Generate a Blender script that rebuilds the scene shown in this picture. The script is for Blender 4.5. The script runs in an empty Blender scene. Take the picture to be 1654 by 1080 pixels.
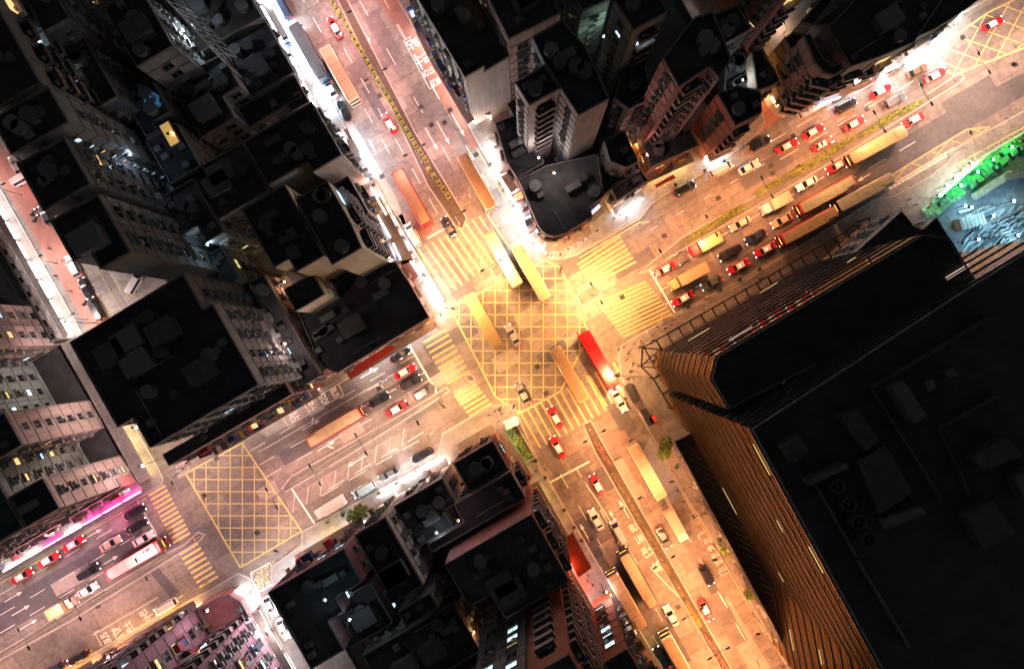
import bpy, math, random
from mathutils import Vector, Matrix
from mathutils.bvhtree import BVHTree
random.seed(7)
S = bpy.context.scene
C = S.collection
R = math.radians
# ------------------------------------------------------------ camera, sky, exposure
H, F, NX, NY = 150.0, 1200.0, 848.0, 545.0     # drone height, focal length and nadir of the photograph
cam = bpy.data.objects.new('camera', bpy.data.cameras.new('camera'))
C.objects.link(cam); S.camera = cam
cam.location = (0, 0, H)
cam.data.sensor_width = 36; cam.data.lens = 36 * F / 1654
cam.data.shift_x = -(NX - 827) / 1654; cam.data.shift_y = (NY - 540) / 1654
cam.data.clip_start = 1; cam.data.clip_end = 2000
W = bpy.data.worlds.new('World'); S.world = W; W.use_nodes = True
nt = W.node_tree; bgn = nt.nodes['Background']
sky = nt.nodes.new('ShaderNodeTexSky'); sky.sky_type = 'NISHITA'; sky.sun_disc = False
sky.sun_elevation = R(3); sky.sun_rotation = R(120)
hs = nt.nodes.new('ShaderNodeHueSaturation'); hs.inputs['Saturation'].default_value = .5
nt.links.new(sky.outputs[0], hs.inputs['Color']); nt.links.new(hs.outputs[0], bgn.inputs[0])
bgn.inputs[1].default_value = 0.05
sl = bpy.data.lights.new('moon', 'SUN'); sl.energy = 0.004; sl.angle = R(1); sl.color = (.8, .85, 1)
so = bpy.data.objects.new('moon', sl); C.objects.link(so); so.rotation_euler = (R(35), 0, R(200)); so.location = (0, 0, 200)
S.view_settings.view_transform = 'Standard'; S.view_settings.look = 'None'
S.view_settings.exposure = 0; S.view_settings.gamma = 1
S.cycles.use_denoising = True; S.cycles.max_bounces = 5; S.cycles.diffuse_bounces = 3
S.cycles.sample_clamp_indirect = 4
# ------------------------------------------------------------ helpers
def P(px, py, z=0.0):
    s = (H - z) / F
    return Vector(((px - NX) * s, (NY - py) * s, z))
def Q(px, py, z=0.0):
    v = P(px, py, z); return (v.x, v.y)
A2 = R(30.2); A1 = R(-60.5)
U = Vector((math.cos(A2), math.sin(A2))); V_ = Vector((math.cos(A1), math.sin(A1)))
class MB:
    def __init__(s): s.v = []; s.f = []; s.m = []
    def face(s, pts, m=0):
        n = len(s.v); s.v += [tuple(p) for p in pts]; s.f.append(tuple(range(n, n + len(pts)))); s.m.append(m)
    def loft(s, rings, m=0, cap0=True, cap1=True, mc=None):
        n = len(s.v); k = len(rings[0])
        for r in rings: s.v += [tuple(p) for p in r]
        for i in range(len(rings) - 1):
            for j in range(k):
                a = n + i * k + j; b = n + i * k + (j + 1) % k
                s.f.append((a, b, b + k, a + k)); s.m.append(m)
        if cap0: s.f.append(tuple(n + j for j in reversed(range(k)))); s.m.append(m)
        if cap1: s.f.append(tuple(n + (len(rings) - 1) * k + j for j in range(k))); s.m.append(m if mc is None else mc)
    def prism(s, poly, z0, z1, m=0, mc=None, cap0=True, cap1=True):
        s.loft([[(x, y, z0) for x, y in poly], [(x, y, z1) for x, y in poly]], m, cap0, cap1, mc)
    def box(s, c, d, rz=0.0, m=0, top=1.0):
        cx, cy, cz = c; a, b, h = d[0] / 2, d[1] / 2, d[2] / 2; co, si = math.cos(rz), math.sin(rz)
        rr = []
        for z, k in ((-h, 1), (h, top)):
            rr.append([(cx + (x * co - y * si) * k, cy + (x * si + y * co) * k, cz + z) for x, y in ((-a, -b), (a, -b), (a, b), (-a, b))])
        s.loft(rr, m)
    def bar(s, p, q, r, m=0, n=6, r2=None):
        p, q = Vector(p), Vector(q); d = q - p
        if d.length < 1e-6: return
        d.normalize(); u = d.orthogonal().normalized(); w = d.cross(u); r2 = r if r2 is None else r2
        rr = [[o + (u * math.cos(t) + w * math.sin(t)) * k for t in [2 * math.pi * i / n for i in range(n)]] for o, k in ((p, r), (q, r2))]
        s.loft(rr, m)
    def mesh(s, name, mats):
        me = bpy.data.meshes.new(name); me.from_pydata(s.v, [], s.f)
        for m in mats: me.materials.append(m)
        me.polygons.foreach_set('material_index', s.m); me.validate(); me.update()
        return me
    def build(s, name, mats, parent=None, loc=(0, 0, 0), rz=0.0):
        if not isinstance(mats, (list, tuple)): mats = [mats]
        return obj(name, s.mesh(name, mats), parent, loc, rz)
def obj(name, me, parent=None, loc=(0, 0, 0), rz=0.0):
    o = bpy.data.objects.new(name, me); C.objects.link(o)
    o.location = loc; o.rotation_euler = (0, 0, rz)
    if parent: o.parent = parent
    return o
def tag(o, label, cat, group=None):
    o['label'] = label; o['category'] = cat
    if group: o['group'] = group
    return o
def thing(name, label, cat, loc=(0, 0, 0), rz=0.0, group=None):
    return tag(obj(name, None, None, loc, rz), label, cat, group)
def struct(o): o['kind'] = 'structure'; return o
def copy_tree(o, parent=None):
    c = o.copy(); C.objects.link(c); c.parent = parent
    for ch in o.children: copy_tree(ch, c)
    return c
# ------------------------------------------------------------ materials
MATS = {}
def mat(name, col, rough=.6, metal=0.0, emit=None, es=0.0, noise=0.0, scale=1.0, spec=.5, coat=0.0, bump=0.0, streak=0.0, col2=None):
    if name in MATS: return MATS[name]
    m = bpy.data.materials.new(name); m.use_nodes = True; t = m.node_tree; b = t.nodes['Principled BSDF']
    b.inputs['Base Color'].default_value = (*col, 1); b.inputs['Roughness'].default_value = rough
    b.inputs['Metallic'].default_value = metal; b.inputs['Specular IOR Level'].default_value = spec
    b.inputs['Coat Weight'].default_value = coat
    if emit: b.inputs['Emission Color'].default_value = (*emit, 1); b.inputs['Emission Strength'].default_value = es
    if noise or streak:
        tc = t.nodes.new('ShaderNodeTexCoord'); mp = t.nodes.new('ShaderNodeMapping'); t.links.new(tc.outputs['Object'], mp.inputs[0])
        n = t.nodes.new('ShaderNodeTexNoise'); n.inputs['Scale'].default_value = scale; n.inputs['Detail'].default_value = 8; n.inputs['Roughness'].default_value = .65
        if streak: mp.inputs['Scale'].default_value = (1, 1, .12)
        t.links.new(mp.outputs[0], n.inputs['Vector'])
        r = t.nodes.new('ShaderNodeValToRGB'); r.color_ramp.elements[0].position = .3; r.color_ramp.elements[1].position = .7
        k = noise or streak
        c2 = col2 or tuple(min(1, c * (1 + k)) for c in col)
        r.color_ramp.elements[0].color = (*[c * (1 - k) for c in col], 1); r.color_ramp.elements[1].color = (*c2, 1)
        t.links.new(n.outputs['Fac'], r.inputs[0]); t.links.new(r.outputs[0], b.inputs['Base Color'])
        if bump:
            bp = t.nodes.new('ShaderNodeBump'); bp.inputs['Strength'].default_value = bump; bp.inputs['Distance'].default_value = .1
            t.links.new(n.outputs['Fac'], bp.inputs['Height']); t.links.new(bp.outputs[0], b.inputs['Normal'])
    MATS[name] = m; return m
def slab_mat(name, c1, c2, joint, sx, sy, stain=.35, rot=A2, mortar=.012, rough=.75):
    m = bpy.data.materials.new(name); m.use_nodes = True; t = m.node_tree; N = t.nodes.new; L = t.links.new; b = t.nodes['Principled BSDF']
    b.inputs['Roughness'].default_value = rough
    tc = N('ShaderNodeTexCoord'); mp = N('ShaderNodeMapping'); mp.inputs['Rotation'].default_value = (0, 0, -rot); L(tc.outputs['Object'], mp.inputs[0])
    br = N('ShaderNodeTexBrick'); br.offset = .5; L(mp.outputs[0], br.inputs['Vector'])
    br.inputs['Color1'].default_value = (*c1, 1); br.inputs['Color2'].default_value = (*c2, 1); br.inputs['Mortar'].default_value = (*joint, 1)
    br.inputs['Scale'].default_value = 1; br.inputs['Brick Width'].default_value = sx; br.inputs['Row Height'].default_value = sy
    br.inputs['Mortar Size'].default_value = mortar; br.inputs['Mortar Smooth'].default_value = .1
    last = br.outputs['Color']
    for sc, lo, hi, det in ((.07, 1 - stain, 1.15, 6), (.9, 1 - stain * .7, 1.1, 8), (9, .85, 1.12, 4)):
        n = N('ShaderNodeTexNoise'); n.inputs['Scale'].default_value = sc; n.inputs['Detail'].default_value = det; n.inputs['Roughness'].default_value = .7
        L(mp.outputs[0], n.inputs['Vector'])
        mr = N('ShaderNodeMapRange'); mr.inputs['From Min'].default_value = .32; mr.inputs['From Max'].default_value = .6
        mr.inputs['To Min'].default_value = lo; mr.inputs['To Max'].default_value = hi; L(n.outputs['Fac'], mr.inputs['Value'])
        mx = N('ShaderNodeVectorMath'); mx.operation = 'SCALE'; L(last, mx.inputs[0]); L(mr.outputs[0], mx.inputs['Scale']); last = mx.outputs[0]
    L(last, b.inputs['Base Color'])
    MATS[name] = m; return m
M_road = slab_mat('road_concrete', (.22, .19, .165), (.15, .13, .12), (.05, .04, .04), 9, 3.6, .5, mortar=.035)
M_road2 = slab_mat('road_worn', (.17, .15, .14), (.15, .13, .125), (.07, .06, .055), 14, 7, .45)
M_patch_d = slab_mat('asphalt_patch_dark', (.085, .08, .085), (.075, .07, .075), (.06, .06, .06), 30, 30, .3)
M_patch_l = slab_mat('asphalt_patch_pale', (.27, .235, .21), (.25, .22, .2), (.12, .1, .1), 9, 5, .3)
M_patch_b = slab_mat('bus_bay_blue_grey', (.2, .22, .27), (.18, .2, .25), (.08, .08, .1), 12, 12, .25)
M_patch_r = slab_mat('lane_red_brown', (.24, .12, .09), (.22, .11, .085), (.1, .06, .05), 12, 12, .25)
M_pave = slab_mat('pavement_tiles', (.24, .22, .2), (.19, .175, .165), (.09, .08, .08), .8, .4, .35, mortar=.02)
M_pave_red = slab_mat('red_paving', (.32, .13, .1), (.28, .12, .09), (.12, .06, .05), .8, .4, .3, mortar=.02)
M_dirt = slab_mat('yard_ground', (.12, .15, .16), (.1, .13, .14), (.1, .12, .12), 30, 30, .75)
M_kerb = mat('kerb_stone', (.3, .28, .26), .8, noise=.25, scale=2)
M_white = mat('white_road_paint', (.62, .6, .57), .6, noise=.22, scale=6)
M_yellow = mat('yellow_road_paint', (.50, .41, .16), .6, noise=.35, scale=4)
M_yellow2 = mat('worn_yellow_paint', (.40, .32, .14), .6, noise=.45, scale=3)
M_conc = mat('concrete', (.28, .26, .24), .8, noise=.25, scale=1)
M_steel = mat('grey_steel', (.3, .3, .3), .4, .7)
M_dark = mat('dark_metal', (.03, .03, .033), .5, .3)
M_black = mat('black_rubber', (.015, .015, .015), .8)
M_glass = mat('car_glass', (.012, .014, .018), .08, spec=.8)
M_chrome = mat('chrome', (.6, .6, .6), .2, 1)
M_leaf = mat('leaves', (.09, .16, .025), .6, noise=.5, scale=3, col2=(.18, .27, .04))
M_leaf2 = mat('dry_leaves', (.09, .08, .03), .7, noise=.5, scale=3)
M_soil = mat('soil', (.05, .035, .02), .9, noise=.4, scale=5)
M_bark = mat('bark', (.09, .06, .04), .9, noise=.3, scale=6)
M_hl = mat('headlight_on', (.9, .9, .9), .3, emit=(1, .93, .85), es=4)
M_tl = mat('tail_light_on', (.5, .02, .02), .3, emit=(1, .03, .02), es=3)
M_roofd = mat('roof_bitumen', (.05, .048, .05), .9, noise=.4, scale=.25)
M_roofb = mat('roof_blackish', (.04, .039, .044), .9, noise=.45, scale=.3)
M_par = mat('parapet', (.16, .14, .135), .85, noise=.3, scale=1)
WALL = {
 'pink': mat('wall_pink_tile', (.36, .26, .235), .75, streak=.22, scale=1.2),
 'pale': mat('wall_pale_render', (.42, .38, .345), .8, streak=.25, scale=.8),
 'grey': mat('wall_grey_concrete', (.25, .24, .235), .8, streak=.25, scale=.9),
 'tan': mat('wall_tan_render', (.40, .33, .22), .8, streak=.2, scale=.8),
 'rose': mat('wall_rose_tile', (.33, .13, .12), .7, streak=.2, scale=1),
 'brick': mat('wall_red_brown', (.3, .11, .075), .8, streak=.25, scale=1),
 'dim': mat('wall_weathered', (.13, .12, .12), .85, streak=.35, scale=1),
 'green': mat('wall_green_grey', (.24, .28, .26), .8, streak=.25, scale=1),
 'glassy': mat('curtain_glass', (.02, .022, .03), .12, .35, spec=1, noise=.3, scale=.6),
 'gold': mat('gold_glass', (.4, .26, .09), .2, .85, noise=.18, scale=.5),
 'lilac': mat('wall_lilac_render', (.3, .15, .18), .8, streak=.25, scale=1),
}
M_ac = mat('ac_casing', (.3, .3, .28), .6, noise=.2, scale=3)
M_winf = mat('window_frame', (.2, .19, .18), .5, .3)
M_wing = mat('window_glass_dark', (.012, .014, .018), .12, spec=.8)
M_litw = mat('lit_window_warm', (.5, .4, .2), .5, emit=(1, .62, .25), es=1.3)
M_litc = mat('lit_window_cool', (.4, .5, .6), .5, emit=(.6, .85, 1), es=1.6)
M_lity = mat('lit_window_yellow', (.5, .5, .2), .5, emit=(1, .85, .3), es=.8)
# ------------------------------------------------------------ ground, roads, pavements
def sheet(name, pts, m, z, zpx=0):
    mb = MB(); mb.face([(*Q(x, y, zpx), z) for x, y in pts]); return struct(mb.build(name, m))
mb = MB(); mb.face([(-700, -700, 0), (700, -700, 0), (700, 700, 0), (-700, 700, 0)]); struct(mb.build('road', M_road))
def fillet(pts, r):   # r {index: radius px}
    out = []
    for i, p in enumerate(pts):
        if i in r:
            a = Vector(pts[i - 1]); b = Vector(p); c = Vector(pts[(i + 1) % len(pts)])
            d1 = (a - b).normalized() * r[i]; d2 = (c - b).normalized() * r[i]
            for k in range(7):
                t = k / 6; out.append(tuple((b + d1) * (1 - t) ** 2 + 2 * b * t * (1 - t) + (b + d2) * t * t))
        else: out.append(p)
    return out
def pavement(name, pts, r={}, h=.14, m=None, mk=None):
    pts = fillet(pts, r); w = [Q(*p) for p in pts]
    ar = sum(w[i - 1][0] * w[i][1] - w[i][0] * w[i - 1][1] for i in range(len(w)))
    if ar < 0: w.reverse()
    mb = MB(); mb.prism(w, -.3, h, 0)
    o = struct(mb.build('kerb', M_kerb))
    inner = []
    n = len(w)
    for i in range(n):
        a, b, c = Vector(w[i - 1]), Vector(w[i]), Vector(w[(i + 1) % n])
        e1 = (b - a).normalized(); e2 = (c - b).normalized()
        nn = Vector((-(e1.y + e2.y), e1.x + e2.x)); nn = nn.normalized() if nn.length > 1e-6 else Vector((-e1.y, e1.x))
        k = .28 / max(.5, nn.dot(Vector((-e1.y, e1.x)))); inner.append(tuple(b + nn * k))
    mb = MB(); mb.face([(x, y, h + .004) for x, y in inner])
    return struct(mb.build(name, m or M_pave))
# NW block (left of the northern road)
pavement('pavement', [(330, -190), (438, 0), (509, 111), (545, 181), (600, 280), (641, 356), (693, 441), (728, 500), (633, 561), (545, 617), (400, 704), (363, 724), (345, 722), (330, 700), (212, 500), (100, 310), (-40, 60), (-150, -150)], {7: 28, 11: 10})
# W block
pavement('pavement', [(-400, 60), (-129, 73), (-80, 160), (50, 390), (150, 567), (256, 754), (268, 780), (233, 800), (155, 849), (0, 937), (-300, 1110)], {6: 14})
pavement('pavement', [(284, 752), (302, 742), (309, 752), (302, 764), (288, 772)], {1: 4, 3: 5})
# NE block
pavement('pavement', [(530, -190), (641, 0), (706, 111), (776, 241), (820, 311), (884, 425), (931, 413), (1035, 353), (1053, 330), (1079, 312), (1157, 270), (1228, 214), (1236, 196), (1185, 60), (1130, -40), (1060, -190)], {5: 30, 10: 8})
# NE2 block right of the side street
pavement('pavement', [(1120, -190), (1215, 0), (1262, 110), (1268, 184), (1300, 170), (1364, 130), (1467, 75), (1555, 23), (1597, 0), (1800, -120), (1500, -300)], {3: 8})
# SE block
pavement('pavement', [(1800, 95), (1654, 178), (1545, 238), (1530, 262), (1500, 285), (1445, 316), (1412, 322), (1273, 408), (1240, 428), (1196, 457), (1090, 509), (1045, 532), (995, 560), (1003, 611), (1048, 696), (1105, 800), (1139, 852), (1183, 924), (1240, 1025), (1400, 1300), (2000, 1300), (2000, 95)], {12: 24})
# S block
pavement('pavement', [(830, 650), (872, 753), (895, 790), (975, 924), (1069, 1080), (1180, 1300), (640, 1300), (500, 1062), (440, 950), (436, 915), (487, 880), (487, 858), (594, 800), (640, 775), (706, 738), (714, 699), (789, 655)], {0: 18, 9: 6})
# SW block
pavement('pavement', [(306, 968), (345, 948), (385, 924), (412, 936), (440, 1010), (480, 1080), (600, 1300), (-300, 1300), (-300, 1240), (100, 1080), (160, 1048)], {3: 14})
# alley paving
sheet('alley_paving', [(0, 235), (38, 262), (75, 330), (190, 540), (160, 560), (60, 390), (0, 290)], M_pave_red, .004)
# surface patches
def patch(pts, m, z=.004): return sheet('road_patch', pts, m, z)
patch([(400, 704), (545, 617), (633, 561), (708, 519), (735, 560), (640, 615), (470, 715), (392, 765), (372, 728)], M_road2)
patch([(-60, 1010), (222, 842), (245, 880), (-40, 1052)], M_patch_d)
patch([(520, 690), (640, 618), (700, 582), (712, 600), (640, 645), (460, 752), (450, 732)], M_patch_d, .008)
patch([(410, 690), (500, 630), (520, 660), (430, 705)], M_patch_l, .008)
patch([(1190, 420), (1330, 332), (1345, 352), (1200, 447)], M_patch_d, .008)
patch([(1283, 385), (1400, 312), (1440, 306), (1412, 324), (1290, 398)], M_patch_d)
patch([(1380, 318), (1654, 155), (1654, 118), (1545, 172), (1400, 258), (1370, 292)], M_patch_d, .012)
patch([(1033, 740), (1050, 705), (1105, 798), (1083, 815)], M_patch_b)
patch([(967, 705), (990, 692), (1013, 735), (990, 745)], M_road2)
patch([(978, 745), (1012, 736), (1045, 800), (1012, 812)], M_patch_l)
patch([(1150, 975), (1175, 962), (1270, 1120), (1235, 1125)], M_patch_l)
patch([(600, -20), (640, -20), (700, 80), (790, 235), (760, 240), (680, 110)], M_patch_r)
patch([(530, 150), (560, 180), (640, 320), (665, 385), (650, 395), (600, 285)], M_patch_l)
patch([(722, 470), (760, 440), (768, 462), (738, 486)], M_patch_d, .008)
patch([(640, 350), (680, 330), (700, 372), (664, 392)], M_patch_r)
patch([(1000, 500), (1060, 470), (1045, 531), (1010, 548), (990, 545)], M_road2)
patch([(1060, -200), (1120, -190), (1268, 184), (1228, 214)], M_pave_red)
patch([(415, 955), (436, 915), (560, 1130), (520, 1150)], M_road2)
rp = random.Random(11); M_pm = slab_mat('road_patch_mid', (.14, .12, .115), (.13, .115, .11), (.1, .09, .09), 20, 20, .4); M_pr = slab_mat('road_patch_rose', (.2, .15, .13), (.19, .145, .125), (.1, .09, .09), 20, 20, .4); zz_ = .0012
def rpatch(ax, bx, ay, by, n):
    global zz_
    for _ in range(n):
        a, b = rp.uniform(ax, bx), rp.uniform(ay, by); w, h = rp.choice([(18, 60), (26, 90), (22, 34), (14, 22), (70, 22), (40, 26)]); zz_ += .00011
        if abs(ay) > 250 or by > 250: w, h = min(w, h), max(w, h)
        else: w, h = max(w, h), min(w, h)
        sheet('road_patch', [(NX + x * .864 + y * .492, NY - x * .503 + y * .870) for x, y in ((a, b), (a + w, b), (a + w, b + h), (a, b + h))], rp.choice([M_pm, M_pm, M_pr, M_patch_d, M_patch_l]), zz_)
rpatch(-80, 60, -640, -130, 20); rpatch(-80, 60, 120, 600, 20); rpatch(-900, -130, -85, 70, 26); rpatch(120, 800, -95, 60, 26); rpatch(-90, 80, -90, 90, 6)
for a, b in (((243, 925), (285, 962)),): patch([(243, 925), (256, 917), (290, 955), (276, 965)], M_patch_d)
# ------------------------------------------------------------ markings
def line(pts, w=.15, m=M_white, z=.016, name='road_line'):
    mb = MB()
    for (a, b) in pts:
        a = Vector(Q(*a)); b = Vector(Q(*b)); d = (b - a)
        if d.length < .01: continue
        d.normalize(); n = Vector((-d.y, d.x)) * w / 2
        mb.face([(*(a - n), z), (*(b - n), z), (*(b + n), z), (*(a + n), z)])
    return struct(mb.build(name, m))
def lerp(a, b, t): return (a[0] + (b[0] - a[0]) * t, a[1] + (b[1] - a[1]) * t)
def dashes(a, b, on=28, off=28, w=.13, m=M_white, z=.016):
    L = math.dist(a, b); s = []; t = 0
    while t < L:
        s.append((lerp(a, b, t / L), lerp(a, b, min(1, (t + on) / L)))); t += on + off
    return line(s, w, m, z, 'lane_line')
def boxgrid(poly, du, off=(0, 0), w=.2, name='yellow_box_junction', ang=(0, math.pi / 2), m=None):
    # clip families of lines to polygon (pixel space)
    segs = [(poly[i], poly[(i + 1) % len(poly)]) for i in range(len(poly))]
    out = []
    xs = [p[0] for p in poly]; ys = [p[1] for p in poly]; c = (sum(xs) / len(xs), sum(ys) / len(ys)); rad = 400
    for a in ang:
        d = Vector((math.cos(a), math.sin(a))); n = Vector((-d.y, d.x))
        k = -12
        while k <= 12:
            o = Vector(c) + n * (k * du + off[0]); p = o - d * rad; q = o + d * rad; ts = []
            for s0, s1 in segs:
                s0, s1 = Vector(s0), Vector(s1); e = s1 - s0; r = q - p; den = r.x * e.y - r.y * e.x
                if abs(den) < 1e-9: continue
                t = ((s0.x - p.x) * e.y - (s0.y - p.y) * e.x) / den; u = ((s0.x - p.x) * r.y - (s0.y - p.y) * r.x) / den
                if 0 <= u <= 1: ts.append(t)
            ts.sort()
            if len(ts) >= 2 and (ts[-1] - ts[0]) * 2 * rad > 4: out.append((tuple(p + (q - p) * ts[0]), tuple(p + (q - p) * ts[-1])))
            k += 1
    line(out, w, m or M_yellow, .016, name)
    line([(s[0], s[1]) for s in segs], w * 1.5, m or M_yellow, .02, name)
boxgrid([(727, 497), (880, 420), (905, 432), (952, 540), (905, 632), (838, 668), (800, 640)], 19.5, w=.2)
boxgrid([(300, 764), (391, 715), (487, 857), (388, 916)], 19.5, w=.22)
boxgrid([(1500, 88), (1597, 20), (1680, -20), (1700, 60), (1540, 122)], 24, w=.22, ang=(math.pi * .11, math.pi * .66))
boxgrid([(1440, 283), (1560, 210), (1600, 205), (1535, 245), (1440, 300)], 26, w=.22, ang=(math.pi * .08, math.pi * .72), m=M_yellow2)
boxgrid([(412, 955), (405, 925), (436, 908), (446, 940), (425, 952)], 11, w=.15, ang=(R(-58), R(30)), m=M_white)
def zebra(a, b, c, d, n, w=.46, m=M_yellow2):
    # stripes run from side a-b to side d-c
    line([(lerp(a, b, (i + .5) / n), lerp(d, c, (i + .5) / n)) for i in range(n)], w, m, .016, 'crossing_stripes')
zebra((670, 405), (790, 340), (830, 400), (722, 478), 11)
zebra((931, 425), (957, 464), (1029, 426), (1000, 378), 7)
zebra((962, 487), (1008, 547), (1088, 509), (1042, 452), 11)
for k in range(9):
    a = lerp((684, 553), (722, 620), k / 8); line([(a, (a[0] + 36, a[1] - 21))], .42, M_yellow2, .016, 'crossing_stripes')
for k in range(6):
    a = lerp((734, 641), (758, 672), k / 5); line([(a, (a[0] + 36, a[1] - 21))], .5, M_yellow2, .016, 'crossing_stripes')
for k in range(11):
    a = lerp((842, 668), (948, 608), k / 10)
    line([(a, (a[0] + 31, a[1] + 55))], .42, M_yellow2, .016, 'crossing_stripes')
for k in range(6):
    a = lerp((952, 606), (1000, 580), k / 5)
    line([(a, (a[0] + 28, a[1] + 50))], .5, M_yellow2, .016, 'crossing_stripes')
for k in range(12):
    a = lerp((240, 800), (280, 876), k / 11); line([(a, (a[0] + 27, a[1] - 16))], .5, M_yellow, .016, 'crossing_stripes')
for k in range(8):
    a = lerp((290, 895), (322, 948), k / 7); line([(a, (a[0] + 30, a[1] - 18))], .5, M_yellow, .016, 'crossing_stripes')
for k in range(8):
    a = lerp((410, 925), (440, 905), k / 7); line([(a, (a[0] + 12, a[1] + 24))], .3, M_yellow2, .016, 'crossing_stripes')
line([((659, 553), (706, 635)), ((863, 792), (952, 745)), ((1047, 432), (1090, 505)), ((222, 808), (268, 890)), ((468, 784), (508, 845)), ((690, 385), (735, 360)), ((1497, 62), (1530, 115))], .35, M_white, .02, 'stop_line')
# lanes of the northern road
for a, b in (((478, -20), (700, 372)), ((500, -20), (722, 372)), ((615, -10), (780, 285)), ((640, 40), (790, 300)), ((455, 20), (660, 385))): dashes(a, b)
for a, b in (((580, 0), (760, 320)),): dashes(a, b, 30, 60)
# lanes of the western road
dashes((0, 993), (225, 862)); dashes((0, 1022), (240, 880)); dashes((0, 960), (210, 838), 30, 30)
dashes((404, 728), (700, 556)); dashes((420, 750), (715, 585)); dashes((430, 770), (730, 605)); line([((418, 730), (660, 590))], .12)
dashes((520, 800), (700, 698), 30, 20); dashes((530, 790), (690, 694), 30, 20)
dashes((90, 1085), (330, 940), 12, 45)
for k in range(9):
    a = lerp((476, 800), (668, 682), k / 8.7); line([(a, (a[0] - 3, a[1] + 28))], .2, mat('faded_paint', (.38, .34, .33), .7), .016, 'hatching_line')
line([((500, 845), (800, 660))], .08, mat('faded_paint', (.3, .27, .25)), .014)
# eastern road
dashes((1066, 470), (1480, 228), 30, 26); dashes((1062, 440), (1480, 200), 30, 26); dashes((1075, 492), (1400, 305), 30, 26)
dashes((1050, 372), (1480, 122), 14, 36); dashes((1240, 232), (1520, 72), 34, 20); dashes((1260, 258), (1520, 105), 34, 20)
line([((1437, 306), (1545, 243)), ((1434, 302), (1541, 239))], .2); dashes((1436, 304), (1543, 241), 4, 4, .5)
line([((1390, 345), (1480, 300))], .15, M_yellow2)
# southern road
for a, b in (((905, 765), (1085, 1080)), ((940, 770), (1120, 1090)), ((885, 790), (1060, 1090)), ((1040, 745), (1270, 1150)), ((1075, 800), (1230, 1080))): dashes(a, b, 26, 34)
line([((930, 755), (1030, 910)), ((1050, 915), (1110, 978)), ((980, 925), (1072, 1085))], .16)
line([((822, 672), (900, 804)), ((900, 804), (1066, 1085)), ((399, 708), (545, 621)), ((545, 621), (706, 523)), ((236, 804), (0, 941)), ((1049, 358), (1037, 360)), ((935, 417), (1035, 358))], .2, M_yellow, .02, 'kerb_line')
line([((603, 281), (696, 441)), ((770, 240), (820, 330)), ((1050, 530), (1240, 432)), ((1008, 612), (1050, 698)), ((1050, 698), (1236, 1025)), ((165, 1050), (306, 973))], .15, M_yellow2, .02, 'kerb_line')
# arrows
def arrow(px, py, ang, L=4.2, kind='s', m=M_white):
    c = P(px, py); d = Vector((math.cos(ang), math.sin(ang))); n = Vector((-d.y, d.x)); z = .022
    mb = MB()
    def pt(a, b): v = Vector((c.x, c.y)) + d * a + n * b; return (v.x, v.y, z)
    mb.face([pt(-L / 2, -.09), pt(L / 2 - 1.1, -.09), pt(L / 2 - 1.1, .09), pt(-L / 2, .09)])
    mb.face([pt(L / 2 - 1.2, -.4), pt(L / 2, 0), pt(L / 2 - 1.2, .4)])
    if kind in 'lr':
        s = 1 if kind == 'l' else -1
        q = [pt(0, 0), pt(.35, 0), pt(.9, .8 * s), pt(.55, .8 * s)]; mb.face(q if s > 0 else q[::-1])
        q = [pt(.45, .75 * s), pt(1.0, .75 * s), pt(1.2, 1.25 * s)]; mb.face(q if s > 0 else q[::-1])
    struct(mb.build('lane_arrow', m))
up1 = A1 + math.pi; w2 = A2 + math.pi
for px, py in ((588, 52), (697, 225), (716, 215), (740, 202)): arrow(px, py, A1, 5.2)
for px, py, k in ((945, 860, 's'), (992, 838, 's'), (1008, 822, 'r'), (1078, 1068, 's')): arrow(px, py, up1, 4.2, k)
for px, py, k in ((503, 686, 'l'), (597, 602, 'l'), (608, 622, 'r'), (527, 720, 'r'), (22, 963, 's'), (34, 985, 's'), (46, 1008, 's'), (150, 862, 's'), (177, 905, 's')): arrow(px, py, A2, 4.2, k)
arrow(577, 744, w2, 4.5); arrow(1395, 287, w2, 3)
def rtext(t_, px, py, ang, w, h, m=M_white, z=.022, parent=None, name='road_text', loc=None, rot=None):
    cu = bpy.data.curves.new('t', 'FONT'); cu.body = t_; cu.size = 1; cu.offset = .012
    o = bpy.data.objects.new('t', cu); C.objects.link(o)
    dg = bpy.context.evaluated_depsgraph_get(); me = bpy.data.meshes.new_from_object(o.evaluated_get(dg)); bpy.data.objects.remove(o)
    xs = [v.co.x for v in me.vertices]; ys = [v.co.y for v in me.vertices]
    me.transform(Matrix.Diagonal((w / (max(xs) - min(xs)), h / (max(ys) - min(ys)), 1, 1)) @ Matrix.Translation((-(max(xs) + min(xs)) / 2, -(max(ys) + min(ys)) / 2, 0)))
    me.materials.clear(); me.materials.append(m)
    v = loc or P(px, py); o = obj(name, me, parent, (v[0], v[1], v[2] if loc else z), ang)
    if rot: o.rotation_euler = rot
    return o
UD = A1 + math.pi / 2 + math.pi; UPT = A1 + math.pi / 2
for t_, px, py, w, h in (('\u7ad9', 667, 71, 2.5, 2.2), ('\u5df4\u58eb', 682, 97, 2.9, 2.0), ('STOP', 691, 117, 2.5, 1.35), ('BUS', 703, 133, 2.0, 1.35)):
    struct(rtext(t_, px, py, UD, w, h))
line([((652, 66), (664, 59)), ((652, 66), (694, 144)), ((694, 144), (712, 134))], .13)
for t_, px, py, w, h in (('BUS', 1025, 850, 1.9, 1.7), ('LANE', 1036, 868, 2.2, 1.7), ('\u5df4\u58eb', 1047, 889, 2.4, 2.2), ('\u7dda', 1062, 914, 2.1, 2.2)):
    struct(rtext(t_, px, py, UPT, w, h))
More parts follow.
